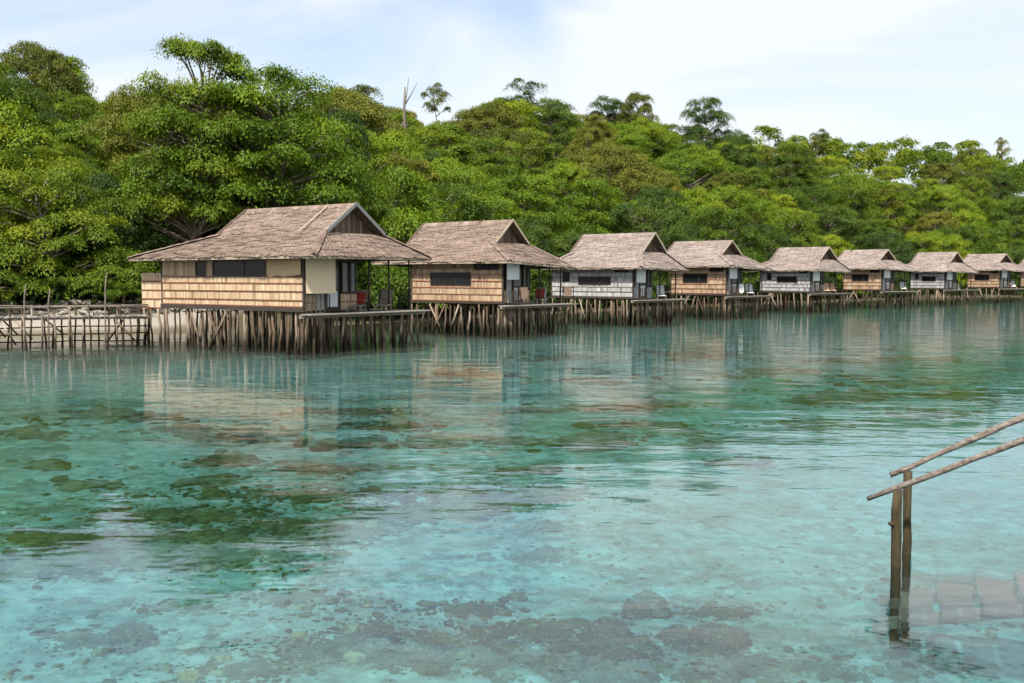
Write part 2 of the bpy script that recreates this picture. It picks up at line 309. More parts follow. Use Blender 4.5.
mud = ramp(nt, [(0.3, (0.035, 0.028, 0.016)), (0.6, (0.10, 0.085, 0.05)), (0.8, (0.22, 0.195, 0.14))]); l(noise(nt, P, 1.8, 7, 0.75), mud.inputs[0])
mk1 = nd(nt, 'ShaderNodeMapRange', {'From Min': -21.0, 'From Max': -18.5}); l(sx.outputs['X'], mk1.inputs['Value'])
mk2 = nd(nt, 'ShaderNodeMapRange', {'From Min': -0.30, 'From Max': -0.02}); l(sx.outputs['Z'], mk2.inputs['Value'])
mk = nd(nt, 'ShaderNodeMath', operation='MULTIPLY'); l(mk1.outputs[0], mk.inputs[0]); l(mk2.outputs[0], mk.inputs[1])
c4 = nd(nt, 'ShaderNodeMix', data_type='RGBA'); l(mk.outputs[0], c4.inputs['Factor']); l(c3.outputs['Result'], c4.inputs['A']); l(mud.outputs[0], c4.inputs['B'])
l(c4.outputs['Result'], b.inputs['Base Color']); b.inputs['Roughness'].default_value = 0.95; bumped(nt, b, noise(nt, P, 3.0, 8, 0.7), 0.8, 0.08)
M['ground'] = m
g = link('ground', npmesh('ground', nv, fc, M['ground'], smooth=True)); g['kind'] = 'structure'

# water: a closed body with a rippled mirror surface that lets light through and soaks up red
m = bpy.data.materials.new('water'); m.use_nodes = True; nt = m.node_tree; nt.nodes.clear(); l = nt.links.new
geo = nd(nt, 'ShaderNodeNewGeometry'); P = geo.outputs['Position']
fr = nd(nt, 'ShaderNodeFresnel', {'IOR': 1.72}); io = nd(nt, 'ShaderNodeMapRange', {'To Min': 1.72, 'To Max': 1 / 1.72}); l(geo.outputs['Backfacing'], io.inputs['Value']); l(io.outputs[0], fr.inputs['IOR']); tr = nd(nt, 'ShaderNodeBsdfTransparent', {'Color': (1, 1, 1, 1)}); gl = nd(nt, 'ShaderNodeBsdfGlossy', {'Roughness': 0.045, 'Color': (0.98, 0.98, 0.98, 1)})
w1 = noise(nt, P, 0.55, 3, 0.5, 0.3, (0.75, 1.7, 1.0)); w2 = noise(nt, P, 2.6, 3, 0.55, 0.4, (0.7, 1.6, 1.0)); patch = noise(nt, P, 0.10, 3, 0.5, 0.5, (0.6, 1.6, 1.0))
pr = nd(nt, 'ShaderNodeMapRange', {'From Min': 0.38, 'From Max': 0.62, 'To Min': 0.15, 'To Max': 1.0}); l(patch, pr.inputs['Value'])
a1 = nd(nt, 'ShaderNodeMath', {1: 0.22}, operation='MULTIPLY'); l(w2, a1.inputs[0])
a2 = nd(nt, 'ShaderNodeMath', operation='MULTIPLY'); l(a1.outputs[0], a2.inputs[0]); l(pr.outputs[0], a2.inputs[1])
a3 = nd(nt, 'ShaderNodeMath', operation='ADD'); l(w1, a3.inputs[0]); l(a2.outputs[0], a3.inputs[1])
bp = nd(nt, 'ShaderNodeBump', {'Strength': 1.0, 'Distance': 0.025}); l(a3.outputs[0], bp.inputs['Height'])
l(bp.outputs[0], fr.inputs['Normal']); l(bp.outputs[0], gl.inputs['Normal'])
ms = nd(nt, 'ShaderNodeMixShader'); rfb = nd(nt, 'ShaderNodeBsdfRefraction', {'IOR': 1.06, 'Roughness': 0.04}); l(bp.outputs[0], rfb.inputs['Normal']); mtr = nd(nt, 'ShaderNodeMixShader', {'Fac': 0.32}); l(tr.outputs[0], mtr.inputs[1]); l(rfb.outputs[0], mtr.inputs[2])
l(fr.outputs[0], ms.inputs[0]); l(mtr.outputs[0], ms.inputs[1]); l(gl.outputs[0], ms.inputs[2])
mo = nd(nt, 'ShaderNodeOutputMaterial'); l(ms.outputs[0], mo.inputs['Surface'])
va = nd(nt, 'ShaderNodeVolumeAbsorption', {'Color': (0.03, 0.815, 0.855, 1), 'Density': 0.32}); l(va.outputs[0], mo.inputs['Volume'])
M['water'] = m
w = MB(); w.box(-2300, 2300, -1400, 3200, -60.0, 0.0)
wo_ = w.build('water', M['water']); wo_['kind'] = 'structure'
wo_.cycles.use_deform_motion = False

# ------------------------------------------------------------------ bungalows
PILES = []
for i in range(9):
    r_ = random.Random(50 + i); pb = MB(); pts = []; rad = []
    for k in range(6):
        f = k / 5; pts.append((r_.uniform(-.035, .035) + 0.05 * sin(f * 3 + i), r_.uniform(-.035, .035) + 0.05 * cos(f * 2.3 + i), f)); rad.append(0.068 - 0.018 * f + r_.uniform(-.010, .012))
    pb.tube(pts, rad, 7); PILES.append(pb.mesh('pile', M['pile'], True))
def pile(parent, x, y, z0, z1, rr, lean=0.05, thick=1.0):
    o = link('pile', rr.choice(PILES), parent); o.location = (x, y, z0); k = rr.uniform(0.68, 1.12) * thick; o.scale = (k, k, z1 - z0)
    o.rotation_euler = (rr.uniform(-lean, lean), rr.uniform(-lean, lean), rr.uniform(0, 6.28))
    return o

def thatch_face(par, A, B, C, D, rows, tabw, rr, m, drop=0.10):
    """A-B along the eave, D-C along the top; courses of palm thatch laid from the eave up"""
    A, B, C, D = map(Vector, (A, B, C, D)); n = (B - A).cross(D - A).normalized()
    if n.z < 0: n = -n
    for k in range(rows):
        f0, f1 = k / rows, (k + 1) / rows + 0.5 / rows; f1 = min(f1, 1.0)
        a0, b0 = A.lerp(D, f0), B.lerp(C, f0); a1, b1 = A.lerp(D, f1), B.lerp(C, f1)
        dn = (a0 - a1).normalized(); ln = max((b0 - a0).length, (b1 - a1).length)
        nt_ = max(2, int(ln / tabw)); mb = MB(); wave = rr.uniform(0, 6)
        rowt = rr.uniform(-.07, .07)
        for i in range(nt_):
            s0, s1 = i / nt_, (i + 1) / nt_
            ext = rr.uniform(0.0, 0.05) + 0.045 * sin(i * tabw * 1.9 + wave) + 0.035 * sin(i * tabw * 5.3 + 2 * wave); lift = 0.030 + rr.uniform(0, 0.018) + 0.014 * sin(i * tabw * 2.7 + wave * 3)
            if rr.random() < 0.06: ext += rr.uniform(.05, .15)
            if rr.random() < 0.03: ext -= rr.uniform(.05, .12)
            e1 = ext + rr.uniform(-.03, .03); t = min(1, max(0, 0.5 + rowt + .10 * sin(i * tabw * 1.3 + wave * 2) + rr.gauss(0, 0.10)))
            if k == 0: ext += rr.uniform(0, .10); e1 += rr.uniform(0, .10)
            p0 = a0.lerp(b0, s0) + dn * ext + n * lift; p1 = a0.lerp(b0, s1) + dn * e1 + n * (lift + rr.uniform(-.012, .012))
            q1 = a1.lerp(b1, s1) + n * 0.022; q0 = a1.lerp(b1, s0) + n * 0.022
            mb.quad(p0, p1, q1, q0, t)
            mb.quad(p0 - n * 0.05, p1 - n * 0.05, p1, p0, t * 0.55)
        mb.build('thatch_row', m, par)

def band(par, x0, x1, y0, z0, z1, m, rr, horiz='x', sw=0.11, base=0.0):
    """a strip of upright split-bamboo slats; the strip faces -y (horiz x) or +x (horiz y)"""
    mb = MB(); n = max(1, int(round((x1 - x0) / sw)))
    for i in range(n):
        a = x0 + (x1 - x0) * i / n; c = x0 + (x1 - x0) * (i + 1) / n - 0.008; t = min(1, max(0, rr.gauss(0.5 + base, 0.2))); dp = rr.uniform(0.0, 0.014)
        zz = z0 - rr.uniform(0, .012)
        if horiz == 'x': mb.box(a, c, y0 - 0.012 - dp, y0 + 0.02, zz, z1, t)
        else: mb.box(y0 - 0.02, y0 + 0.012 + dp, a, c, zz, z1, t)
    return mb.build('bamboo_panel', m, par)
def bboard(par, name, a, b, w, h, m, t=0.5):
    mb = MB(); mb.bar(a, b, w, h, t); return mb.build(name, m, par)
def boxp(par, name, x0, x1, y0, y1, z0, z1, m, t=0.5):
    mb = MB(); mb.box(x0, x1, y0, y1, z0, z1, t); return mb.build(name, m, par)

def cloth(par, name, p0, p1, z0, z1, m, rr, waves=3, amp=0.04, drop=0.0):
    """a hanging cloth between two plan points"""
    p0, p1 = Vector((*p0, 0)), Vector((*p1, 0)); d = (p1 - p0); n = Vector((-d.y, d.x, 0)).normalized(); mb = MB(); N = 10; Z = 5
    ph = rr.uniform(0, 6)
    def pt(i, k):
        f = i / N; g_ = k / Z; q = p0 + d * f + n * amp * sin(f * waves * 6.28 + ph) * (0.4 + 0.6 * g_)
        return Vector((q.x, q.y, z1 - (z1 - z0) * g_ - drop * g_ * sin(f * pi)))
    for i in range(N):
        for k in range(Z): mb.quad(pt(i, k), pt(i, k + 1), pt(i + 1, k + 1), pt(i + 1, k), 0.5 + 0.1 * sin(i * 1.7 + k))
    return mb.build(name, m, par, True)

FLOOR = 1.79
ORD = ['first', 'second', 'third', 'fourth', 'fifth', 'sixth', 'seventh', 'eighth', 'ninth']
def bungalow(i, grey, Lw, ridge, eave, W, eave_z, ridge_z, sea_ov, label, far_drop, far_ext, lod):
    px, Y, th = HUTS[i]; o, t = frame(px, Y, th); rr = random.Random(900 + i)
    h = empty('bungalow', o, -t); tag(h, label, 'bungalow', 'thatched bungalows on stilts')
    wallm = M['bamboo_grey'] if grey else (M['bamboo'] if i == 0 else M['bamboo_gold']); batm = M['batten_grey'] if grey else M['batten']
    thm = M['thatch'] if i < 2 else M['thatch_pale']
    RW = W * 0.56                                     # width of the closed room; the rest is a covered porch
    top = eave_z + 0.02
    # --- core walls (behind the bamboo), floor
    core = MB()
    core.box(-Lw, -0.42, 0.03, RW - 0.03, FLOOR, top); core.box(-0.42, -0.06, 0.03, 0.08, FLOOR, top); core.box(-Lw, -4.6, RW - 0.03, W - 0.4, FLOOR, top)
    core.build('wall_core', M['interior'], h)
    # --- near wall facing along the row
    if i == 0:
        rows = [1.99, 2.25, 2.63, 2.99, 3.28, top]
    else:
        n = 6; rows = [FLOOR + 0.12 + (top - FLOOR - 0.12) * k / n for k in range(n + 1)]
    def lx(p): # column -> local x on the near wall plane
        k = (p - 512) / FPX; ux, uy = cos(t), -sin(t)
        return (k * o.y - o.x) / (ux - k * uy)
    if i == 0:
        wins = [(lx(197), lx(207.3), 3.30, 3.98), (lx(214), lx(267), 3.30, 4.0)]; cl = (lx(268.5), -0.12, 3.25, 4.0)
    elif grey:
        wins = [(-Lw * .86, -Lw * .77, rows[3], rows[5]), (-Lw * .66, -Lw * .26, rows[2] + .12, rows[4] + .05)]; cl = None
        wins.append((-Lw * .22, -0.3, rows[5] + .03, top - .06))
    else:
        wins = [(-Lw * .78, -Lw * .33, rows[2] + .1, rows[4] + .12)]; cl = None
        wins.append((-Lw * .30, -0.25, rows[5] - .12, top - .08))
    for k in range(len(rows) - 1):
        z0, z1 = rows[k] + 0.02, rows[k + 1] - 0.02; spans = [(-Lw, -0.06)]
        holes = [(a, c) for a, c, q0, q1 in wins if q0 < z1 - 0.05 and q1 > z0 + 0.05] + ([(cl[0], cl[1])] if cl and k == len(rows) - 2 else [])
        for a, c in sorted(holes):
            ns = []
            for s0, s1 in spans:
                if c <= s0 or a >= s1: ns.append((s0, s1)); continue
                if a > s0: ns.append((s0, a))
                if c < s1: ns.append((c, s1))
            spans = ns
        for s0, s1 in spans:
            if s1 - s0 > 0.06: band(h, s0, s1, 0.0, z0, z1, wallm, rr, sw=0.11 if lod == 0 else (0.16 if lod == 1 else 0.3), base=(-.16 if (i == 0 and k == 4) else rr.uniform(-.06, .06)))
        # fill slivers between a window and its row
        for a, c, q0, q1 in wins:
            if q0 < z1 - 0.05 and q1 > z0 + 0.05:
                if q0 - z0 > 0.06: band(h, a, c, 0.0, z0, q0, wallm, rr, sw=0.2)
                if z1 - q1 > 0.06: band(h, a, c, 0.0, q1, z1, wallm, rr, sw=0.2)
    for k in range(len(rows) - 1):
        jig = rr.uniform(-.015, .015)
        spans = [(-Lw, -0.06)]
        for a, c, q0, q1 in sorted(wins):
            if q0 - .04 < rows[k] < q1 + .04:
                ns = []
                for s0, s1 in spans:
                    if c <= s0 or a >= s1: ns.append((s0, s1)); continue
                    if a > s0: ns.append((s0, a))
                    if c < s1: ns.append((c, s1))
                spans = ns
        for s0, s1 in spans:
            bboard(h, 'batten', (s0, -0.036, rows[k] + jig), (s1, -0.036, rows[k] - jig), 0.03, 0.05 if i == 0 else 0.045, batm, rr.random())
    for a, c, q0, q1 in wins:
        wf = MB(); w_ = 0.05
        wf.box(a, c, -0.05, 0.02, q1 - w_, q1); wf.box(a, c, -0.05, 0.02, q0, q0 + w_); wf.box(a, a + w_, -0.05, 0.02, q0 + w_, q1 - w_); wf.box(c - w_, c, -0.05, 0.02, q0 + w_, q1 - w_)
        if c - a > 1.2: wf.box((a + c) / 2 + .35, (a + c) / 2 + .39, -0.045, 0.015, q0 + w_, q1 - w_)
        f_ = wf.build('window', M['dark_wood'], h); boxp(f_, 'pane', a + w_, c - w_, -0.02, 0.01, q0 + w_, q1 - w_, M['dark_glass'])
    if cl:
        mbc = MB(); N = 12
        for q in range(N):
            xa, xb = cl[0] + (cl[1] - cl[0]) * q / N, cl[0] + (cl[1] - cl[0]) * (q + 1) / N
            sag = lambda f: cl[2] + 0.10 * f * f
            za, zb = sag(q / N), sag((q + 1) / N); ya = -0.04 - 0.03 * sin(q * 1.3); yb = -0.04 - 0.03 * sin((q + 1) * 1.3)
            mbc.quad((xa, ya, za), (xb, yb, zb), (xb, yb, cl[3]), (xa, ya, cl[3]))
        mbc.build('cloth_screen', M['cloth_tan'], h, True)
    # corner posts
    for x_ in (-0.0, -Lw): boxp(h, 'corner_post', x_ - 0.04, x_ + 0.04, -0.05, 0.04, FLOOR - .05, top, M['dark_wood'])
    # dark sill beam under the wall
    bboard(h, 'sill_beam', (-Lw - .05, -0.03, FLOOR + (0.085 if i == 0 else 0.03)), (0.05, -0.03, FLOOR + (0.085 if i == 0 else 0.03)), 0.14, 0.20 if i == 0 else 0.12, M['dark_wood'])
    # --- sea wall: low panels, door, windows, a hanging blind
    xs = -0.35 if i == 0 else -0.3; zb = FLOOR + 0.72
    d0 = RW * .56
    for k in range(2):
        band(h, 0.1, d0 - .55, xs, FLOOR + .02 + k * .36, FLOOR + .34 + k * .36, wallm, rr, 'y'); band(h, d0 + .55, RW, xs, FLOOR + .02 + k * .36, FLOOR + .34 + k * .36, wallm, rr, 'y')
        bboard(h, 'batten', (xs + .03, d0 + .55, FLOOR + .36 + k * .36), (xs + .03, RW, FLOOR + .36 + k * .36), 0.03, 0.04, batm)
    dr = MB(); dr.box(xs, xs + .05, d0 - .42, d0 + .42, FLOOR + .02, FLOOR + 2.0); do_ = dr.build('door', M['dark_wood'], h)
    boxp(do_, 'door_glass', xs + .05, xs + .056, d0 - .30, d0 + .30, FLOOR + .95, FLOOR + 1.88, M['pale_glass']); boxp(do_, 'door_panel', xs + .05, xs + .058, d0 - .30, d0 + .30, FLOOR + .15, FLOOR + .85, M['white_paint'])
    for (ya, yb) in ((d0 + .58, (d0 + .58 + RW) / 2 - .04), ((d0 + .58 + RW) / 2 + .04, RW - .05)):
        wf = MB(); wf.box(xs, xs + .06, ya, yb, zb + .02, zb + .10); wf.box(xs, xs + .06, ya, yb, top - .30, top - .22); wf.box(xs, xs + .06, ya, ya + .07, zb + .10, top - .30); wf.box(xs, xs + .06, yb - .07, yb, zb + .10, top - .30)
        f_ = wf.build('window', M['dark_wood'], h); boxp(f_, 'pane', xs + .02, xs + .035, ya + .07, yb - .07, zb + .10, top - .30, M['pale_glass'])
    boxp(h, 'wall_panel', xs - .02, xs + .03, d0 - .95, d0 - .5, FLOOR + .02, top - .1, M['bamboo_grey'])
    bl = M['blind'] if i == 0 else M['cloth_white']
    if i == 0: cloth(h, 'blind', (0.08, 0.05), (0.16, 1.72), 2.55, 4.06, bl, rr, 1, 0.02)
    else: cloth(h, 'blind', (0.25, 0.05), (0.28, 1.15), eave_z - 1.0, eave_z - .06, bl, rr, 1, 0.02)
    # --- deck, porch posts, railing
    y0d, y1d = -0.25, W + far_ext * .6 + 0.35; sk = 0.55
    def edge(y): return 0.12 + sk * (y - y0d) / (y1d - y0d)
    npl = int((edge(y1d) + 4.4) / 0.24)
    dk = empty('deck'); dk.parent = h
    for k in range(npl):
        xa = -4.4 + k * 0.24; mb = MB(); e0 = y0d if xa > -0.1 else RW + .05; e0 += rr.uniform(-.06, .06) if xa > -0.1 else 0
        z_ = FLOOR - 0.10 + rr.uniform(-.008, .008); sh = sk * (k / npl)
        mb.v += [(xa, e0, z_ - .05), (xa + .22, e0, z_ - .05), (xa + .22 + sh, y1d, z_ - .05), (xa + sh, y1d, z_ - .05), (xa, e0, z_), (xa + .22, e0, z_), (xa + .22 + sh, y1d, z_), (xa + sh, y1d, z_)]
        mb.f += [(0, 3, 2, 1), (4, 5, 6, 7), (0, 1, 5, 4), (1, 2, 6, 5), (2, 3, 7, 6), (3, 0, 4, 7)]; mb.t += [rr.random()] * 6
        mb.build('plank', M['grey_wood'], dk)
    bboard(h, 'edge_beam', (edge(y0d) - .02, y0d - .1, FLOOR - .22), (edge(y1d) - .02, y1d + .1, FLOOR - .24), 0.09, 0.13, M['grey_wood'], .6)
    bboard(h, 'edge_beam', (-4.4, y1d - .1, FLOOR - .23), (edge(y1d), y1d - .1, FLOOR - .23), 0.08, 0.12, M['grey_wood'])
    pys = [RW + .35, RW + (W - RW) * .6, W + far_ext * .55]
    for y_ in pys:
        pm = MB(); pm.tube([(0.1, y_, FLOOR - .1), (0.12, y_, 3.0), (0.1, y_, eave_z - .05 - far_drop * .7)], [.05, .047, .045], 6); pm.build('porch_post', M['dark_wood'], h, True)
    pm = MB(); pm.tube([(-4.3, pys[2], FLOOR - .1), (-4.3, pys[2], eave_z + .3 - far_drop)], [.05, .045], 6); pm.build('porch_post', M['dark_wood'], h, True)
    # railing of sticks by the blind
    for k in range(5):
        y_ = 0.1 + k * .26; pm = MB(); pm.tube([(0.36, y_, FLOOR - .1), (0.36, y_ + rr.uniform(-.02, .02), FLOOR + .72)], [.035, .03], 5); pm.build('rail_post', M['dark_wood'], h)
    # --- roof
    x_s, x_l = sea_ov, eave; y_n, y_f = -0.60, W + far_ext; ry = W * 0.5; gx = ridge[1]; rl = ridge[0]
    bz = eave_z + (ridge_z - eave_z) * 0.45; hw = (W + 1.2) * 0.245
    roof = empty('roof'); roof.parent = h
    fz = eave_z - far_drop
    ES, EL_, FS, FL = Vector((x_s, y_n, eave_z)), Vector((x_l, y_n, eave_z)), Vector((x_s, y_f, fz)), Vector((x_l, y_f, fz))
    NS, NL, BS, BL = Vector((gx, ry - hw, bz)), Vector((rl, ry - hw, bz)), Vector((gx, ry + hw, bz)), Vector((rl, ry + hw, bz))
    RS, RL = Vector((gx + .12, ry, ridge_z)), Vector((rl - .12, ry, ridge_z))
    NS2, BS2, NL2, BL2 = NS + Vector((.12, 0, 0)), BS + Vector((.12, 0, 0)), NL - Vector((.12, 0, 0)), BL - Vector((.12, 0, 0))
    sl = MB()
    faces = [(ES, EL_, NL, NS), (FL, FS, BS, BL), (FS, ES, NS, BS), (EL_, FL, BL, NL), (NS2, NL2, RL, RS), (BL2, BS2, RS, RL)]
    dz = Vector((0, 0, .07))
    for f_ in faces:
        sl.quad(*f_, .3); sl.quad(*[p - dz for p in f_][::-1], .2)
    sl.build('roof_deck', M['thatch'], roof)
    tw = [0.06, 0.10, 0.22][lod]; rh = [0.20, 0.25, 0.36][lod]
    for q, f_ in enumerate(faces):
        A, B, C, D = f_; nrow = max(3, int(((A + B) / 2 - (C + D) / 2).length / rh))
        thatch_face(roof, A, B, C, D, nrow, tw, rr, thm)
    # ridge cap, gable infills, bargeboards, fascia
    mb = MB(); N = int(abs(rl - gx) / .35) + 1
    for k in range(N):
        xa, xb = RL.x + (RS.x - RL.x) * k / N, RL.x + (RS.x - RL.x) * (k + 1) / N; tt = rr.gauss(.5, .15); e = rr.uniform(-.03, .05)
        mb.quad((xa, ry - .28, ridge_z - .17 - e), (xb, ry - .28, ridge_z - .17 - e), (xb, ry, ridge_z + .09), (xa, ry, ridge_z + .09), tt); mb.quad((xa, ry, ridge_z + .09), (xb, ry, ridge_z + .09), (xb, ry + .28, ridge_z - .17), (xa, ry + .28, ridge_z - .17), tt)
    mb.build('ridge_cap', thm, roof)
    for (p, q) in ((ES, NS), (FS, BS), (EL_, NL), (FL, BL)):
        mb = MB(); N = int((q - p).length / .3); sd_ = (q - p).cross(Vector((0, 0, 1))).normalized() * .17
        for k in range(N):
            a_, b_ = p.lerp(q, k / N), p.lerp(q, (k + 1.25) / N); u_ = Vector((0, 0, .10 + rr.uniform(0, .03))); tt = rr.gauss(.5, .13); w_ = rr.uniform(.8, 1.25)
            mb.quad(a_ - sd_ * w_ + u_ * .35, b_ - sd_ * w_ + u_ * .3, b_ + u_, a_ + u_, tt); mb.quad(a_ + u_, b_ + u_, b_ + sd_ * w_ + u_ * .3, a_ + sd_ * w_ + u_ * .35, tt)
        mb.build('hip_cap', thm, roof)
    for gxx in (gx - .35, rl + .35):
        gi = MB(); a_, b_, c_ = Vector((gxx, ry - hw, bz - .1)), Vector((gxx, ry + hw, bz - .1)), Vector((gxx, ry, ridge_z - .05)); N = 24
        for q in range(N):
            ya, yb = -hw + 2 * hw * q / N, -hw + 2 * hw * (q + 1) / N - .012; za, zb_ = [bz - .1 + (ridge_z - bz + .03) * (1 - abs(y_) / hw) for y_ in (ya, yb)]; ox = rr.uniform(0, .03)
            gi.quad((gxx + ox, ry + ya, bz - .12), (gxx + ox, ry + yb, bz - .12), (gxx + ox, ry + yb, zb_), (gxx + ox, ry + ya, za), rr.random())
        gi.tri(a_ - Vector((.02, 0, 0)), b_ - Vector((.02, 0, 0)), c_ - Vector((.02, 0, 0)), .1)
        gi.build('gable_infill', M['weave'], roof)
    bm_ = M['blue_trim'] if i == 0 else M['fascia']
    for (p, q) in ((NS2, RS), (BS2, RS)):
        bboard(roof, 'bargeboard', p + Vector((.10, 0, .03)), q + Vector((.10, 0, .05)), 0.05, 0.15 if i == 0 else .11, bm_)
    for (p, q) in ((NL2, RL), (BL2, RL)):
        bboard(roof, 'bargeboard', p + Vector((-.10, 0, .03)), q + Vector((-.10, 0, .05)), 0.05, 0.10, M['thatch'])
    for (p, q) in ((ES, EL_), (FS, ES), (FL, FS), (EL_, FL)):
        bboard(roof, 'fascia_board', p - Vector((0, 0, .06)), q - Vector((0, 0, .06)), 0.05, 0.11, M['fascia'], rr.random())
    for k in range(6):   # rafters seen from below
        f_ = (k + .5) / 6; p = FS.lerp(ES, f_); q = BS.lerp(NS, f_); bboard(roof, 'rafter', p - Vector((0.05, 0, .12)), q - Vector((0, 0, .12)), .05, .09, M['fascia'], rr.random())
    if i == 0:
        n_ = Vector((0, -(ridge_z - bz), hw)).normalized() * .12; p = RS.lerp(RL, .215); q = NS.lerp(NL, .185)
        bboard(roof, 'roof_batten', p + n_ - Vector((0, .12, .1)), q + n_ - Vector((0, .16, .02)), .07, .03, M['fascia'])
    # --- side shed
    if i == 0:
        s0, s1, yb = lx(139), lx(162), 0.0
        boxp(h, 'shed_core', s0 + .03, s1 - .12, .24, 2.6, FLOOR - .05, 3.42, M['interior'])
        for k in range(4): band(h, s0, s1 - .1, .2, FLOOR - .02 + k * .43, FLOOR + .37 + k * .43, wallm, rr, sw=.11, base=.1); bboard(h, 'batten', (s0, .165, FLOOR - .03 + k * .43), (s1 - .1, .165, FLOOR - .03 + k * .43), .03, .05, batm)
    # --- piles
    top_ = FLOOR - 0.06; world_z = lambda x, y: float(land_z(o.x + x * cos(t) + y * sin(t), o.y - x * sin(t) + y * cos(t)))
    dens = [0.36, 0.36, 0.40, 0.45, .55, .6, .6, .7, .8][i]
    xx = -Lw - (2.0 if i == 0 else .4)
    while xx < 0.0:
        pile(h, xx + rr.uniform(-.12, .12), rr.uniform(-.05, .15), world_z(xx, 0) - .3, top_ - rr.uniform(0, .02), rr); xx += dens * rr.uniform(.7, 1.3)
    for yy in ([1.3, 2.8, 4.6, 6.2] if lod < 2 else [1.6, 4.0]):
        if yy > W: continue
        xx = -Lw
        while xx < 0.1:
            pile(h, xx + rr.uniform(-.2, .2), yy + rr.uniform(-.3, .3), world_z(xx, yy) - .3, top_ - .04, rr, .07); xx += dens * rr.uniform(1.5, 2.6)
    for yo, dd in ((0.0, 1.0), (-0.9, 1.5)):
        yy = y0d + .05
        while yy < y1d:
            pile(h, edge(yy) - .08 + yo + rr.uniform(-.1, .05), yy, world_z(edge(yy), yy) - .3, FLOOR - .26 if yo == 0 else top_ - .12, rr, .05, 1.05); yy += dens * dd * rr.uniform(.75, 1.25)
    for k in range(3):  # leaning braces
        xa = -Lw * rr.uniform(.15, .9); br = MB(); br.tube([(xa, -.12, FLOOR - .1), (xa + rr.choice((-1, 1)) * rr.uniform(.6, 1.4), -.15, -.2)], [.045, .05], 6); br.build('brace', M['pile'], h, True)
    return h, o, t, dict(edge=edge, RW=RW, W=W, y1d=y1d)

def ridge_x(i, p, y, z):  # column -> local x along the ridge
    px, Y, th = HUTS[i]; o, t = frame(px, Y, th); o = o + Vector((sin(t), cos(t), 0)) * y; k = (p - 512) / FPX
    return (k * o.y - o.x) / (cos(t) + k * sin(t))
RID = [(251, 354), (427, 510), (585, 652), (676, 729), (780, 826), (844.5, 885), (918, 954), (967.6, 1003), (1026, 1060)]
EAV = [130, 400, 556, 663, 765, 834, 906, 956, 1012]
LABELS = [
    'largest, nearest bungalow of cream bamboo with a pale strip on its brown thatch',
    'golden bamboo bungalow, second from the left, with peach towels hung on its porch',
    'whitewashed grey bungalow, third from the left, between two golden ones',
    'golden bamboo bungalow, fourth from the left, with a white blind',
    'pale grey bungalow, fifth from the left, in the middle distance',
    'golden bamboo bungalow, sixth from the left',
    'small looking grey bungalow, seventh from the left',
    'far golden bamboo bungalow, eighth from the left',
    'farthest bungalow, cut off by the right edge of the picture']
HH = []
for i in range(9):
    grey = i in (2, 4, 6); W = 6.3 if i == 0 else 5.2; lod = 0 if i < 2 else (1 if i < 5 else 2); ry = W / 2
    r0, r1 = ridge_x(i, RID[i][0], ry, 0), ridge_x(i, RID[i][1], ry, 0)
    e0 = ridge_x(i, EAV[i], -0.6, 0)
    if i > 0: e0 = max(min(e0, r0 - 1.5), r0 - 2.6)
    wl = [163, 412, 552, 671, 760, 843, 910, 967, 1020][i]; Lw = -ridge_x(i, wl, 0, 0)
    if i > 0: Lw = min(Lw, -e0 - .4)
    HH.append(bungalow(i, grey, Lw, (r0, r1), e0, W, 4.14 if i == 0 else (3.86 if grey else 4.1), [6.47, 6.45, 6.2, 6.12, 5.95, 6.05, 6.05, 6.1, 6.1][i], 1.25 if i == 0 else 0.95, LABELS[i], 0.0 if i == 0 else (0.12 if grey else 0.28), 0.6 if i == 0 else 0.40, lod))
    print('hut', i, 'wall', round(Lw, 2), 'ridge', round(r0, 2), round(r1, 2), 'eave', round(e0, 2))

# ------------------------------------------------------------------ things on the porches
DECKZ = FLOOR - 0.10
def place(hut, name, x, y, rz, z=DECKZ):
    h, o, t, d = HH[hut]
    return empty(name, (o.x + x * cos(t) + y * sin(t), o.y - x * sin(t) + y * cos(t), z), -t + rz)
def deck_chair(hut, x, y, rz, label, cloth_m, cushion=None, frame_m=None):
    e = place(hut, 'reclining_chair', x, y, rz); fm = frame_m or M['grey_wood']
    tag(e, label, 'deck chair', 'reclining chairs on the porches')
    for s in (-.28, .28):
        mb = MB(); mb.bar((-.05, s, .30), (1.15, s, .24), .04, .06); mb.build('side_rail', fm, e)
        for lx_ in (.05, 1.05):
            mb = MB(); mb.bar((lx_, s, 0), (lx_, s, .27), .05, .05, up=(1, 0, 0)); mb.build('leg', fm, e)
        mb = MB(); mb.bar((.10, s * 1.2, .52), (.62, s * 1.2, .52), .06, .03); mb.build('armrest', fm, e)
    mb = MB()
    for k in range(6): mb.quad((.05 + k * .18, -.27, .31 - k * .01), (.05 + k * .18 + .17, -.27, .30 - k * .01), (.05 + k * .18 + .17, .27, .30 - k * .01), (.05 + k * .18, .27, .31 - k * .01), .4 + .05 * k)
    mb.build('seat', cloth_m, e)
    mb = MB()
    for k in range(5):
        a = Vector((.05 - k * .14, 0, .32 + k * .13)); b_ = Vector((.05 - k * .14 - .13, 0, .32 + k * .13 + .12))
        mb.bar(a, b_, .54, .03, .4 + .05 * k)
    mb.build('backrest', cloth_m, e)
    if cushion:
        mb = MB(); mb.bar((.10, 0, .40), (-.32, 0, .80), .46, .12); mb.build('cushion', cushion, e)
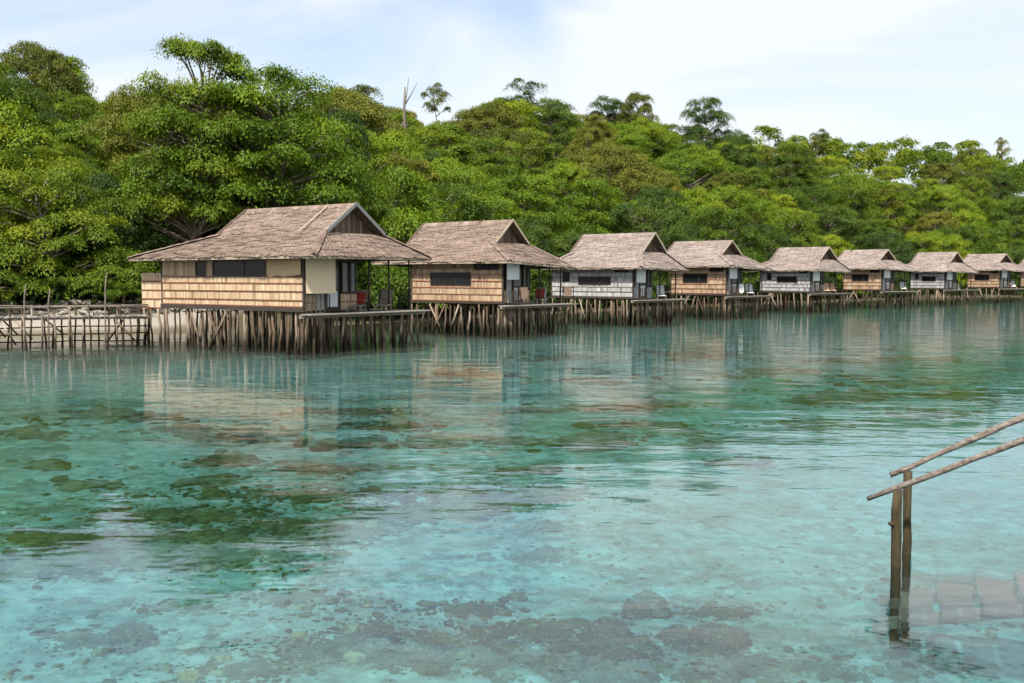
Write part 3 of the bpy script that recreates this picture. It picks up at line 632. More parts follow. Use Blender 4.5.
def armchair(hut, x, y, rz, label, m):
    e = place(hut, 'armchair', x, y, rz); tag(e, label, 'chair', 'wooden chairs on the porches')
    for sx_ in (-.24, .24):
        for sy_ in (-.24, .24):
            mb = MB(); mb.box(sx_ - .025, sx_ + .025, sy_ - .025, sy_ + .025, 0, .95 if sx_ < 0 else .62); mb.build('leg', m, e)
    mb = MB(); mb.box(-.26, .28, -.26, .26, .40, .45); mb.build('seat', m, e)
    for s in (-.24, .24): mb = MB(); mb.box(-.26, .30, s - .035, s + .035, .62, .66); mb.build('armrest', m, e)
    for k in range(4): mb = MB(); y_ = -.16 + k * .107; mb.box(-.255, -.225, y_ - .02, y_ + .02, .46, .88); mb.build('back_slat', m, e)
    mb = MB(); mb.box(-.262, -.218, -.26, .26, .88, .96); mb.build('top_rail', m, e)
def low_table(hut, x, y, rz, label):
    e = place(hut, 'low_table', x, y, rz); tag(e, label, 'table')
    for sx_ in (-.3, .3):
        for sy_ in (-.22, .22): mb = MB(); mb.box(sx_ - .025, sx_ + .025, sy_ - .025, sy_ + .025, 0, .42); mb.build('leg', M['dark_wood'], e)
    mb = MB(); mb.box(-.38, .38, -.28, .28, .42, .46); mb.build('table_top', M['grey_wood'], e)
def towel(hut, x, y, z, w_, hgt, m, label, ang=0.0):
    """towel draped over a rail"""
    e = place(hut, 'towel', x, y, ang, z); tag(e, label, 'towel', 'towels and cloths hung on the porches'); rr = random.Random(int(x * 100 + y * 10)); mb = MB(); N = 8
    prof = [(-.05, -hgt * .7), (-.04, -hgt * .3), (-.03, 0.0), (.0, .025), (.03, 0.0), (.05, -hgt * .4), (.06, -hgt)]
    def pt(i, k): return (prof[k][0] + .025 * sin(i * 1.6 + k * .4), -w_ / 2 + w_ * i / N, prof[k][1] + (.05 * sin(i * 1.1) if k == 6 else 0))
    for i in range(N):
        for k in range(6): mb.quad(pt(i, k), pt(i + 1, k), pt(i + 1, k + 1), pt(i, k + 1), .5 + .1 * sin(i + k))
    o_ = mb.build('cloth', m, e, True)
def towel_rack(hut, x, y, label):
    e = place(hut, 'towel_rack', x, y, 0); tag(e, label, 'rack')
    for s in (-.55, .55): mb = MB(); mb.tube([(0, s, 0), (0, s, .95)], [.03, .03], 6); mb.build('post', M['dark_wood'], e)
    mb = MB(); mb.tube([(0, -.62, .93), (0, .62, .93)], [.025, .025], 6); mb.build('rail', M['dark_wood'], e)

deck_chair(0, -.35, 3.75, R(-60), 'reclining chair with a red cushion on the nearest porch', M['grey_wood'], M['cloth_red'])
deck_chair(0, -.2, 5.3, R(-60), 'empty grey reclining chair beside the one with the red cushion', M['grey_wood'])
armchair(0, -1.0, 6.2, R(-20), 'dark wooden armchair on the nearest porch, the left one of the two', M['dark_wood'])
armchair(0, -.5, 6.95, R(-150), 'dark wooden armchair on the nearest porch, the right one of the two', M['dark_wood'])
low_table(0, -1.5, 4.9, 0, 'low wooden table at the back of the nearest porch')
towel_rack(1, .2, 1.7, 'dark towel rack at the left of the second porch'); towel(1, .2, 1.55, DECKZ + .96, .75, .62, M['cloth_peach'], 'peach towel hung on the rack left on the second porch')
towel_rack(1, .35, 5.9, 'dark towel rack at the right end of the second porch'); towel(1, .35, 5.75, DECKZ + .96, .8, .5, M['cloth_peach'], 'peach towel hung at the right end of the second porch')
deck_chair(1, -.3, 3.9, R(-60), 'reclining chair with a dull red cushion on the second porch', M['grey_wood'], M['cloth_red'])
armchair(1, -.9, 4.9, R(-60), 'white chair near the middle of the second porch', M['white_paint']); armchair(1, -1.6, 2.6, R(10), 'dark armchair beside the door of the second bungalow', M['dark_wood'])
deck_chair(2, .0, 3.6, R(-55), 'pale reclining chair on the porch of the third bungalow', M['cloth_white']); armchair(2, -.6, 5.0, R(-40), 'dark armchair on the porch of the third bungalow', M['dark_wood'])
deck_chair(3, .0, 3.6, R(-55), 'white reclining chair on the porch of the fourth bungalow', M['cloth_white']); towel_rack(3, .3, 1.7, 'small rack left on the fourth porch'); towel(3, .3, 1.7, DECKZ + .96, .7, .7, M['cloth_white'], 'white towel on the rack of the fourth porch'); armchair(3, -.7, 2.6, R(20), 'dark armchair on the porch of the fourth bungalow', M['dark_wood'])
deck_chair(4, .0, 3.9, R(-55), 'reddish brown reclining chair on the porch of the fifth bungalow, the right one', M['cloth_peach']); deck_chair(4, .1, 2.6, R(-55), 'reddish brown reclining chair on the porch of the fifth bungalow, the left one', M['cloth_peach'])
deck_chair(5, .0, 4.2, R(-55), 'white reclining chair on the porch of the sixth bungalow', M['cloth_white']); armchair(6, -.2, 3.0, R(10), 'white chair on the porch of the seventh bungalow', M['white_paint']); deck_chair(7, 0, 3.0, R(-55), 'pale reclining chair on the porch of the eighth bungalow', M['cloth_white'])

# ------------------------------------------------------------------ boardwalk along the beach, left
bw = empty('boardwalk', (0, 0, 0)); tag(bw, 'weathered pole boardwalk running left from the nearest bungalow over the shallows', 'boardwalk')
rr = random.Random(31); A = Vector((-32.0, 41.2, 0)); B = Vector((-17.2, 47.2, 0)); dv = (B - A).normalized(); nvv = Vector((-dv.y, dv.x, 0)); LN = (B - A).length
def bwp(s, off, z): p = A + dv * s + nvv * off; return Vector((p.x, p.y, z))
s = 0.0
while s < LN:
    mb = MB(); z_ = 1.42 + rr.uniform(-.012, .012); mb.bar(bwp(s, -.05, z_), bwp(s + rr.uniform(-.04, .04), 1.25, z_), .20, .045, rr.random()); mb.build('plank', M['grey_wood'], bw); s += .235
for off in (.08, 1.1):
    mb = MB(); mb.tube([bwp(LN * k / 8, off, 1.33 + rr.uniform(-.015, .015)) for k in range(9)], [.055] * 9, 6); mb.build('bearer', M['grey_wood'], bw, True)
for off, z_ in ((.02, 1.86), (1.15, 1.90)):
    mb = MB(); mb.tube([bwp(LN * k / 10, off, z_ + rr.uniform(-.03, .03)) for k in range(11)], [.036] * 11, 6); mb.build('handrail', M['rail'], bw, True)
s = .3
while s < LN - .2:
    for off in (.0, 1.15):
        if rr.random() < .9:
            p = bwp(s + rr.uniform(-.2, .2), off, 0); z0 = float(land_z(p.x, p.y)) - .3
            pile(bw, p.x, p.y, z0, rr.choice((1.36, 1.46, 1.9, 1.94)), rr, .05, .72)
            if rr.random() < .4:
                sg = rr.choice((-1, 1)); q0 = bwp(s, off, 1.28); q1 = bwp(s + sg * rr.uniform(.5, .9), off, rr.uniform(.1, .6)); mb = MB(); mb.tube([q0, q1], [.04, .045], 6); mb.build('brace', M['pile'], bw, True)
    s += rr.uniform(.32, .62)
for sx_, hgt in ((24, 2.95), (48, 2.7), (105, 3.45)):   # three poles that stick up above the rail
    kk = (sx_ - 512) / FPX; q = bwp((kk * A.y - A.x) / (dv.x - kk * dv.y), 0, 0); mb = MB(); mb.tube([(q.x, q.y - .05, -.8), (q.x + .02, q.y - .05, 1.2), (q.x + .06, q.y - .05, hgt * .8), (q.x + .14, q.y - .05, hgt)], [.05, .042, .036, .022], 6); mb.build('tall_post', M['rail'], bw, True)
for z_ in (.22, .55, .9):       # low rails lashed to the posts
    mb = MB(); mb.tube([bwp(LN * k / 10, 1.2, z_ + rr.uniform(-.03, .03)) for k in range(11)], [.035] * 11, 6); mb.build('low_rail', M['pile'], bw, True)

# stone bank behind the beach
sw = empty('stone_bank', (-28, 60, 0)); tag(sw, 'low bank of grey stones between the beach and the dark forest', 'stone bank')
ROCK = []
for i in range(6):
    r_ = random.Random(i); mb = MB(); k = 7; rings = []
    for z_, q in ((-.5, .6), (-.1, 1.0), (.3, .85), (.55, .35)):
        n0 = len(mb.v)
        for j in range(k): a = 6.283 * j / k; rd = q * r_.uniform(.75, 1.15); mb.v.append((rd * cos(a), rd * sin(a), z_ + r_.uniform(-.08, .08)))
        rings.append(n0)
    for a, c in zip(rings[:-1], rings[1:]):
        for j in range(k): mb.f.append((a + j, a + (j + 1) % k, c + (j + 1) % k, c + j)); mb.t.append(r_.random())
    mb.f.append(tuple(rings[-1] + j for j in range(k))); mb.t.append(.5); ROCK.append(mb.mesh('stone', M['rock']))
rr = random.Random(5); cnt = 0
while cnt < 270:
    x = rr.uniform(-48, -12); y = rr.uniform(55, 72); d = float(shore_d(x, y))
    if 7.6 < d < 9.4:
        o_ = link('stone', rr.choice(ROCK), sw); z = float(land_z(x, y)); s = rr.uniform(.16, .38); o_.location = (x + 28, y - 60, z + .12); o_.scale = (s * 1.2, s, s * .8); o_.rotation_euler = (rr.uniform(-.3, .3), rr.uniform(-.3, .3), rr.uniform(0, 6)); cnt += 1

# ------------------------------------------------------------------ stair and hand rails going down into the water, right
st = empty('water_stair', (0, 0, 0)); tag(st, 'weathered wooden stair with two pole handrails going down into the water at the right', 'stair')
rr = random.Random(77)
def wob(a, b_, n, amp, r0, r1, name, m, k=9, seed=1):
    r_ = random.Random(seed); a, b_ = Vector(a), Vector(b_); pts = []; rad = []
    for i in range(n + 1):
        f = i / n; p = a.lerp(b_, f) + Vector((r_.uniform(-amp, amp), r_.uniform(-amp, amp), r_.uniform(-amp, amp))); pts.append(p); rad.append(r0 + (r1 - r0) * f + r_.uniform(-.004, .004))
    mb = MB(); mb.tube(pts, rad, k); return mb.build(name, m, st, True)
P1 = pix(896.5, 566, 0); P2 = pix(908, 553, 0)
t1 = at(897, 489, P1.y); t2 = at(907, 472, P2.y)
wob((P1.x, P1.y, float(land_z(P1.x, P1.y)) - .3), t1, 9, .012, .060, .054, 'post', M['mossy'], seed=3); wob((P2.x, P2.y, float(land_z(P2.x, P2.y)) - .3), t2, 9, .012, .054, .050, 'post', M['mossy'], seed=4)
kn = MB(); kn.tube([(t1.x - .05, t1.y - .03, t1.z - .40), (t1.x - .095, t1.y - .04, t1.z - .385)], [.035, .02], 6); kn.build('knot', M['mossy'], st, True)
ra0 = at(890, 475.5, P2.y + .15); ra1 = at(1024, 416.5, 11.5); rb0 = at(867, 499, P1.y + .25); rb1 = at(1024, 440.5, 10.7)
ra2 = ra1 + (ra1 - ra0) * .55; rb2 = rb1 + (rb1 - rb0) * .55
ra0.z -= 0.0
wob(ra0, ra2, 9, .009, .030, .046, 'handrail', M['rail'], seed=5); wob(rb0, rb2, 9, .009, .029, .043, 'handrail', M['rail'], seed=6)
for p in (ra2 + (ra0 - ra2) * .06, rb2 + (rb0 - rb2) * .06):
    wob((p.x, p.y, float(land_z(p.x, p.y)) - .3), (p.x, p.y, p.z + .03), 8, .01, .075, .07, 'post', M['mossy'], seed=int(p.x * 100))
sdir = ((rb2 - rb0) + (ra2 - ra0)).normalized(); hd = Vector((sdir.x, sdir.y, 0)).normalized(); side = Vector((-hd.y, hd.x, 0))
base = (P1 + P2) / 2; slope = sdir.z / sqrt(sdir.x ** 2 + sdir.y ** 2)
for k in range(9):
    f = 0.15 + k * .42; c = base + hd * f; z_ = -.52 + f * slope * .42
    e1 = c + side * .50; e2 = c - side * .72
    mb = MB(); mb.bar((e1.x, e1.y, z_), (e2.x, e2.y, z_), .36, .05, rr.random()); mb.build('tread', M['tread'], st)
for s_ in (.46, -.40):
    a = base + side * s_ - hd * .25; b_ = base + side * s_ + hd * 4.0; za = -.52 - .105 * slope - .09; zb = -.52 + 1.68 * slope - .09
    mb = MB(); mb.bar((a.x, a.y, za), (b_.x, b_.y, zb), .08, .12); mb.build('stringer', M['grey_wood'], st)
# ------------------------------------------------------------------ vegetation
def leaf_cloud(centers, radii, per, size, flat=0.38, droop=0.9, tbase=None, seed=0, dirs=None, aspect=0.5):
    """leaf-sized folded quads spread over dome-shaped sprays; returns verts, faces, tint"""
    g_ = np.random.default_rng(seed); V = []; F = []; T = []
    nL = len(centers) * per
    ci = np.repeat(np.arange(len(centers)), per); c = np.asarray(centers)[ci]; r = np.asarray(radii)[ci]
    ang = g_.uniform(0, 2 * pi, nL); q = np.sqrt(g_.uniform(0, 1, nL)) * (1 + g_.normal(0, .12, nL))
    lob = 1 + .30 * np.sin(ang * 3 + ci * 1.7) + .18 * np.sin(ang * 5 + ci * 2.9); q = q * lob
    px = np.cos(ang) * q * r; py = np.sin(ang) * q * r
    pz = flat * r * (1 - 1.25 * q ** 2) + g_.normal(0, .13, nL) * r - np.abs(g_.normal(0, .10, nL)) * r
    pos = c + np.stack([px, py, pz], -1)
    # normal: outwards and up, with scatter
    nrm = np.stack([np.cos(ang) * q * droop, np.sin(ang) * q * droop, np.ones(nL) * .8], -1) + g_.normal(0, .42, (nL, 3)); nrm /= np.linalg.norm(nrm, axis=1, keepdims=True)
    up = np.stack([np.cos(ang), np.sin(ang), -.5 * np.ones(nL)], -1) + g_.normal(0, .5, (nL, 3))
    up -= nrm * (up * nrm).sum(1, keepdims=True); up /= np.linalg.norm(up, axis=1, keepdims=True) + 1e-6; sd_ = np.cross(nrm, up)
    s = size * g_.uniform(.65, 1.3, nL)[:, None]
    a = pos - up * s * .5; b_ = pos + sd_ * s * aspect * .5 + nrm * s * .06; cc = pos + up * s * .5 - nrm * s * .10; dd = pos - sd_ * s * aspect * .5 + nrm * s * .06
    V = np.stack([a, b_, cc, dd], 1).reshape(-1, 3); F = np.arange(nL * 4).reshape(-1, 4)
    tb = np.asarray(tbase)[ci] if tbase is not None else np.full(nL, .5)
    T = np.clip(tb + g_.normal(0, .13, nL), 0, 1)
    return V, F, T

def make_tree(seed, H, Rc, h0, npad, per, lsize, padr, leaf, form='dome', trunk_r=.22, flat=.29):
    g_ = np.random.default_rng(seed); rr = random.Random(seed)
    cs, rs, tb = [], [], []; tries = 0
    lob = g_.uniform(0, 6.28, 4); lean = Vector((rr.uniform(-.5, .5), rr.uniform(-.5, .5), 0))
    while len(cs) < npad and tries < 6000:
        tries += 1; a = rr.uniform(0, 6.283); u = rr.random()
        Re = Rc * (1 + .28 * sin(2 * a + lob[0]) + .20 * sin(3 * a + lob[1]))
        if form == 'dome':
            zf = rr.random() ** .8; rad = Re * sqrt(max(.02, 1 - (zf * .97) ** 2.2)) * rr.uniform(.62, 1.0); z = h0 + (H - h0) * zf
        elif form == 'umbrella':
            zf = .35 + .65 * rr.random(); rad = Re * sqrt(u); z = h0 + (H - h0) * (1 - .55 * (rad / Rc) ** 2) * rr.uniform(.80, 1.0)
        elif form == 'layer':
            lv = rr.randrange(5); zf = (lv + .5) / 5; rad = Re * (1.05 - .75 * zf ** 1.6) * rr.uniform(.35, 1.0); z = h0 + (H - h0) * zf + rr.uniform(-.35, .35) - .06 * rad
        elif form == 'shore':
            zf = rr.random(); rad = Re * (1 - .62 * zf ** 1.8) * rr.uniform(.7, 1.0); z = h0 + (H - h0) * zf
        else:   # open
            zf = .25 + .75 * rr.random(); rad = Re * rr.uniform(.15, 1.0) * (1.1 - .4 * zf); z = h0 + (H - h0) * zf
        p = Vector((rad * cos(a), rad * sin(a), z)) + lean * (z / H)
        pr = padr * rr.uniform(.7, 1.25)
        if all((p - Vector(c)).length > (pr + r_) * .52 for c, r_ in zip(cs, rs)):
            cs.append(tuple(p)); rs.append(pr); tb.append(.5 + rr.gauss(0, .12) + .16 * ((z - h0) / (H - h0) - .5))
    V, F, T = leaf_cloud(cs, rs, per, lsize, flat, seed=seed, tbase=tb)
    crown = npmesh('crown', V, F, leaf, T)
    tk = MB(); th_ = h0 + (H - h0) * (.62 if form != 'shore' else .8); tp = []
    nseg = 6; wx, wy = rr.uniform(-.3, .3), rr.uniform(-.3, .3)
    for k in range(nseg + 1): f = k / nseg; tp.append(Vector((wx * sin(f * 3) + lean.x * f, wy * sin(f * 2.4) + lean.y * f, -.8 + (th_ + .8) * f)))
    tk.tube(tp, [trunk_r * (1.35 if k == 0 else 1) * (1 - .72 * k / nseg) for k in range(nseg + 1)], 7)
    for c, r_ in zip(cs, rs):
        c = Vector(c); zt = min(th_, max(h0 * .5, c.z - .35 - .45 * Vector((c.x, c.y, 0)).length * (.55 if form != 'umbrella' else .9))); f = (zt + .8) / (th_ + .8); k = min(nseg - 1, max(0, int(f * nseg))); p = tp[k].lerp(tp[k + 1], f * nseg - k)
        mid = p.lerp(c, .55) + Vector((rr.uniform(-.25, .25), rr.uniform(-.25, .25), rr.uniform(-.1, .3)))
        tk.tube([p, mid, c], [trunk_r * .34, trunk_r * .22, .02], 4, cap=False)
    return crown, tk.mesh('trunk', M['bark'], True)

PROTO = [
    ('dome', 'dense round broadleaf tree', make_tree(11, 11, 4.4, 3.6, 46, 733, 0.206, 1.35, M['leaf'], 'dome')),
    ('dome', 'round dark broadleaf tree', make_tree(12, 12, 4.2, 4.2, 44, 733, 0.198, 1.30, M['leaf_dark'], 'dome')),
    ('umbrella', 'spreading flat-topped tree', make_tree(13, 11.5, 5.4, 5.0, 46, 733, 0.206, 1.45, M['leaf_bright'], 'umbrella')),
    ('layer', 'tiered light green tree', make_tree(14, 11, 5.0, 2.6, 50, 711, 0.206, 1.35, M['leaf_bright'], 'layer', flat=.25)),
    ('layer', 'tiered green tree', make_tree(15, 12.5, 4.8, 3.6, 50, 711, 0.206, 1.35, M['leaf'], 'layer', flat=.25)),
    ('dome', 'olive green bushy tree', make_tree(16, 10.5, 4.0, 3.2, 44, 711, 0.189, 1.25, M['leaf_olive'], 'dome')),
    ('umbrella', 'broad olive-topped tree', make_tree(17, 12.5, 5.0, 6.0, 44, 711, 0.198, 1.40, M['leaf_olive'], 'umbrella')),
    ('shore', 'low leafy shore tree', make_tree(18, 8.5, 4.4, .9, 60, 917, 0.181, 1.30, M['leaf'], 'shore')),
    ('shore', 'low bright green shore tree', make_tree(19, 9.0, 4.6, 1.0, 60, 917, 0.189, 1.35, M['leaf_bright'], 'shore')),
    ('shore', 'low dark shore tree', make_tree(20, 8.0, 4.2, .9, 58, 917, 0.163, 1.25, M['leaf_dark'], 'shore')),
    ('open', 'tall open-crowned tree', make_tree(21, 16, 3.6, 9.5, 18, 578, 0.198, 1.25, M['leaf_dark'], 'open', .24)),
    ('big', 'great', make_tree(31, 17, 5.4, 4.5, 100, 665, 0.206, 1.4, M['leaf'], 'layer', .34, flat=.27)),
    ('big', 'great', make_tree(32, 15, 7.0, 6.0, 95, 645, 0.198, 1.5, M['leaf_bright'], 'layer', .34, flat=.25)),
    ('open', 'tall thin-crowned tree', make_tree(22, 15, 3.0, 9.0, 13, 533, 0.198, 1.10, M['leaf_olive'], 'open', .22)),
]
TREES = []
def put_tree(k, x, y, s, rz, label, group, sz=None, z=None, name=None):
    e = empty(name or 'forest_tree', (x, y, float(land_z(x, y)) - .1 if z is None else z), rz); e.scale = (s, s, sz or s)
    cr, tk = PROTO[k][2]
    e.rotation_euler = (rr.uniform(-.13, .13), rr.uniform(-.13, .13), rz); e.scale = (s * rr.uniform(.82, 1.2), s * rr.uniform(.82, 1.2), sz or s)
    link('crown', cr, e); link('trunk', tk, e)
    tag(e, label, 'tree', group); TREES.append((x, y)); return e
def where(x, y):
    px = 512 + FPX * x / y
    if px < 0: return 'beyond the left edge'
    if px < 135: return 'above the boardwalk'
    b_ = min(range(9), key=lambda i: abs((RID[i][0] + RID[i][1]) / 2 - px)); m_ = px - (RID[b_][0] + RID[b_][1]) / 2; w_ = (RID[b_][1] - RID[b_][0]) * .3
    return ('straight behind the ' if abs(m_) < w_ else 'behind and left of the ' if m_ < 0 else 'behind and right of the ') + ORD[b_] + ' roof'
rr = random.Random(2024)
def inview(x, y, mx_=34): return y > 20 and abs(math.degrees(atan2(x, y))) < mx_
cells = []
def free(x, y, r):
    for (a, b_, q) in cells:
        if (a - x) ** 2 + (b_ - y) ** 2 < (r * .5 + q * .5) ** 2: return False
    return True
# special trees that stand out: big tree upper left, emergents on the sky line
def by_pixel(px, top_py, Y, H):  # scale of a tree whose top reaches a pixel row at distance Y
    p = at(px, top_py, Y); return p.x, p.y, (p.z - float(land_z(p.x, p.y)))
SPECIAL = [ # proto, px, top py, Y, nominal height, label, width factor
    (11, 180, 26, 70, 17, 'tall rounded tree that rises highest above the nearest bungalow', .72),
    (12, 262, 58, 73, 15, 'spreading tree whose flat branch reaches right above the canopy at upper left', 1.0),
    (10, 536, 82, 200, 16, 'open-crowned tree standing above the middle of the sky line', 1.15),
    (13, 446, 80, 185, 15, 'thin little crown poking above the canopy left of the middle', .75),
    (1, 712, 99, 215, 12, 'round dark crown standing out above the sky line right of the middle', 1.0),
    (5, 640, 97, 205, 10.5, 'small crown rising over the sky line between the two open trees', 1.0),
    (13, 1008, 136, 262, 15, 'slim dark tree standing alone on the ridge at the far right', .6),
    (5, 972, 150, 262, 10.5, 'low round crown beside the slim tree on the far right ridge', 1.0),
    (1, 14, 78, 90, 12, 'dark tree topping the canopy at the left edge', .8),
    (13, 815, 127, 235, 15, 'thin twiggy crown on the sloping sky line at the right', .9),
    (13, 370, 82, 160, 15, 'small feathery crown above the canopy behind the nearest roof', 1.0),
]
for k, px, ty, Y, H, lab, wf in SPECIAL:
    x, y, hh = by_pixel(px, ty, Y, H); s = hh / H
    put_tree(k, x, y, min(s, 1.35) * wf, rr.uniform(0, 6), lab, 'rainforest trees on the slope', sz=s); cells.append((x, y, 5))
# bare dead trunk on the sky line
x, y, hh = by_pixel(404, 82, 150, 12)
e = empty('dead_tree', (x, y, float(land_z(x, y)) - .2)); tag(e, 'bare pale dead tree with one crooked branch on the sky line', 'tree')
mb = MB(); mb.tube([(0, 0, -.3), (.1, 0, hh * .5), (0, 0, hh * .8), (.15, 0, hh * .97)], [.3, .25, .2, .1], 6); mb.build('trunk', M['rail'], e, True)
for a in ((1.9, hh + .1), (.7, hh + .9)): mb = MB(); mb.tube([(0.05, 0, hh * .82), (a[0] * .5, 0, hh * .9), (a[0], .2, a[1])], [.12, .09, .04], 5); mb.build('branch', M['rail'], e, True)
# shore line trees
n_shore = 0
def sample(n, y0, yr, pw, a0, a1):
    Y = y0 + yr * rng.random(n) ** pw; X = Y * np.tan(np.radians(rng.uniform(a0, a1, n))); D = shore_d(X, Y)
    return list(zip(X.tolist(), Y.tolist(), D.tolist()))
for x, Y, d in sample(30000, 45, 140, 1.0, -34, 33):
    if n_shore >= 85: break
    lo, hi = (9.5, 14.5) if x < -13 else (4.0, 9.0)
    if not (lo < d < hi) or not free(x, Y, 4.4 + Y * .004): continue
    k = rr.choice((7, 8, 9, 7, 9)) if x > -17 else rr.choice((9, 7, 9, 8)); cells.append((x, Y, 4.6 + Y * .004)); s = rr.uniform(.85, 1.2)
    put_tree(k, x, Y, s, rr.uniform(0, 6.28), PROTO[k][1] + ' at the water\'s edge ' + where(x, Y), 'shore trees', name='shore_tree', sz=s * rr.uniform(.9, 1.2)); n_shore += 1
print('shore trees', n_shore)
cand = []
for x, Y, d in sample(40000, 48, 250, 1.3, -33, 32):
    if len(cand) > 420: break
    sp = 5.7 + Y * .012 + rr.uniform(-1.2, 1.0)
    if not (11.5 < d < 92) or not free(x, Y, sp): continue
    cells.append((x, Y, sp)); cand.append((x, Y, d))
print('slope trees', len(cand))
cand.sort(key=lambda c: c[1])
far = cand[210:]; cand = cand[:210]
PICK = (0, 1, 2, 3, 4, 5, 6, 0, 2, 3, 4, 3)
def tree_pick(x, Y): 
    return PICK[int((sin(x * 1.7 + Y * .9) * .5 + .5) * 997 + rr.random() * 5) % len(PICK)]
for x, Y, d in cand:
    k = tree_pick(x, Y); s = rr.uniform(.64, 1.2) * (1.0 + .12 * min(1, d / 60))
    if x / Y < -.36 and d < 30: s *= .85
    put_tree(k, x, Y, s, rr.uniform(0, 6.28), PROTO[k][1] + (' low on the slope ' if d < 24 else ' halfway up the slope ' if d < 48 else ' near the crest ') + where(x, Y), 'rainforest trees on the slope', sz=s * rr.uniform(.9, 1.15))
# the rest of the wood, far up the slope, reads as one mass
if far:
    VV, FF, TT = [], [], []; off = 0
    for x, Y, d in far:
        s = rr.uniform(.85, 1.15) * 1.15; z = float(land_z(x, Y)); hh = rr.uniform(9, 12.5) * s; n = 26; cs, rs, tb = [], [], []
        tone = rr.gauss(.48, .13)
        for q in range(n):
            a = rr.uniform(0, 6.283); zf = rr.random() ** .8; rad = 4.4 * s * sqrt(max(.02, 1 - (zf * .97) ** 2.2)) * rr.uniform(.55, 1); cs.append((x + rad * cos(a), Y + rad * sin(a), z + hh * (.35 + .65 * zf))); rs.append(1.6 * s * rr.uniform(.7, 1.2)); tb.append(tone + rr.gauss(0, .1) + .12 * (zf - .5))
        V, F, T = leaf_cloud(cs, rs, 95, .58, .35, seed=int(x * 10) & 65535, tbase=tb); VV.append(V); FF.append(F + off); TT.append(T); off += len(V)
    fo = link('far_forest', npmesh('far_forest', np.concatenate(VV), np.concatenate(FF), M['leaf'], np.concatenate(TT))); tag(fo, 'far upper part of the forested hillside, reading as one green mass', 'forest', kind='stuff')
# undergrowth at the forest edge and between the trunks
cs, rs, tb = [], [], []
smp = sample(60000, 48, 170, 1.6, -34, 33); smp = [q for q in smp if (8.8 if q[0] < -13 else 1.2) < q[2] < 30][:3400]
smz = land_z(np.array([q[0] for q in smp]), np.array([q[1] for q in smp])).tolist()
for (x, Y, d), z in zip(smp, smz):
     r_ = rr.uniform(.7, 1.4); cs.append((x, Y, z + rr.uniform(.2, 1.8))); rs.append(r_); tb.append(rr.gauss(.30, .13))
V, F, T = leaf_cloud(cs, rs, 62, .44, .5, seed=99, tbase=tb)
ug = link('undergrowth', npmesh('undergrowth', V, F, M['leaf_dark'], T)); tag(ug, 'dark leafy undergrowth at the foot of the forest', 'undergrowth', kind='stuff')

# small palms at the beach edge, left
fr_ = MB(); 
for a in range(9):
    az = a / 9 * 6.283 + .3 * (a % 2); L_ = 2.1 + .3 * (a % 3); pts = []
    for k in range(8): f = k / 7; pts.append(Vector((cos(az) * L_ * f * (1 - .12 * f), sin(az) * L_ * f * (1 - .12 * f), 1.3 * f * (1.05 - f * 1.05) * 1.6 + .5 * f)))
    fr_.tube(pts, [.02] * 8, 4, cap=False)
    sdv = Vector((-sin(az), cos(az), 0))
    for k in range(1, 8):
        for s_ in (-1, 1):
            for q in (0, .5):
                p = pts[k - 1].lerp(pts[k], q); w_ = .55 * sin(pi * min(.97, (k + q) / 8.2)) + .1; tip = p + sdv * s_ * w_ + (pts[k] - pts[k - 1]).normalized() * .25 - Vector((0, 0, .22)); e_ = (pts[k] - pts[k - 1]).normalized() * .05; fr_.quad(p - e_, p + e_, tip + e_ * .2, tip - e_ * .2, random.uniform(.4, .8))
frm = fr_.mesh('fronds', M['leaf']); pt_ = MB(); pt_.tube([(0, 0, -.3), (.05, 0, .5), (0, 0, 1.0)], [.11, .09, .07], 7); ptm = pt_.mesh('trunk', M['bark'], True)
for q, (px, Y, s) in enumerate(((50, 62.3, 1.0), (62, 63.5, .8), (112, 62.8, .9), (124, 64.0, 1.0), (92, 64.5, 1.1), (20, 63, .9))):
    p = at(px, 300, Y); z = float(land_z(p.x, p.y)); e = empty('small_palm', (p.x, p.y, z), q * 1.3); e.scale = (s, s, s); tag(e, 'young palm with arching fronds in the shade, %s from the left edge' % ORD[[1, 2, 4, 5, 3, 0][q]], 'palm', 'young palms at the edge of the beach')
    o_ = link('fronds', frm, e); o_.location = (0, 0, .95); link('trunk', ptm, e)

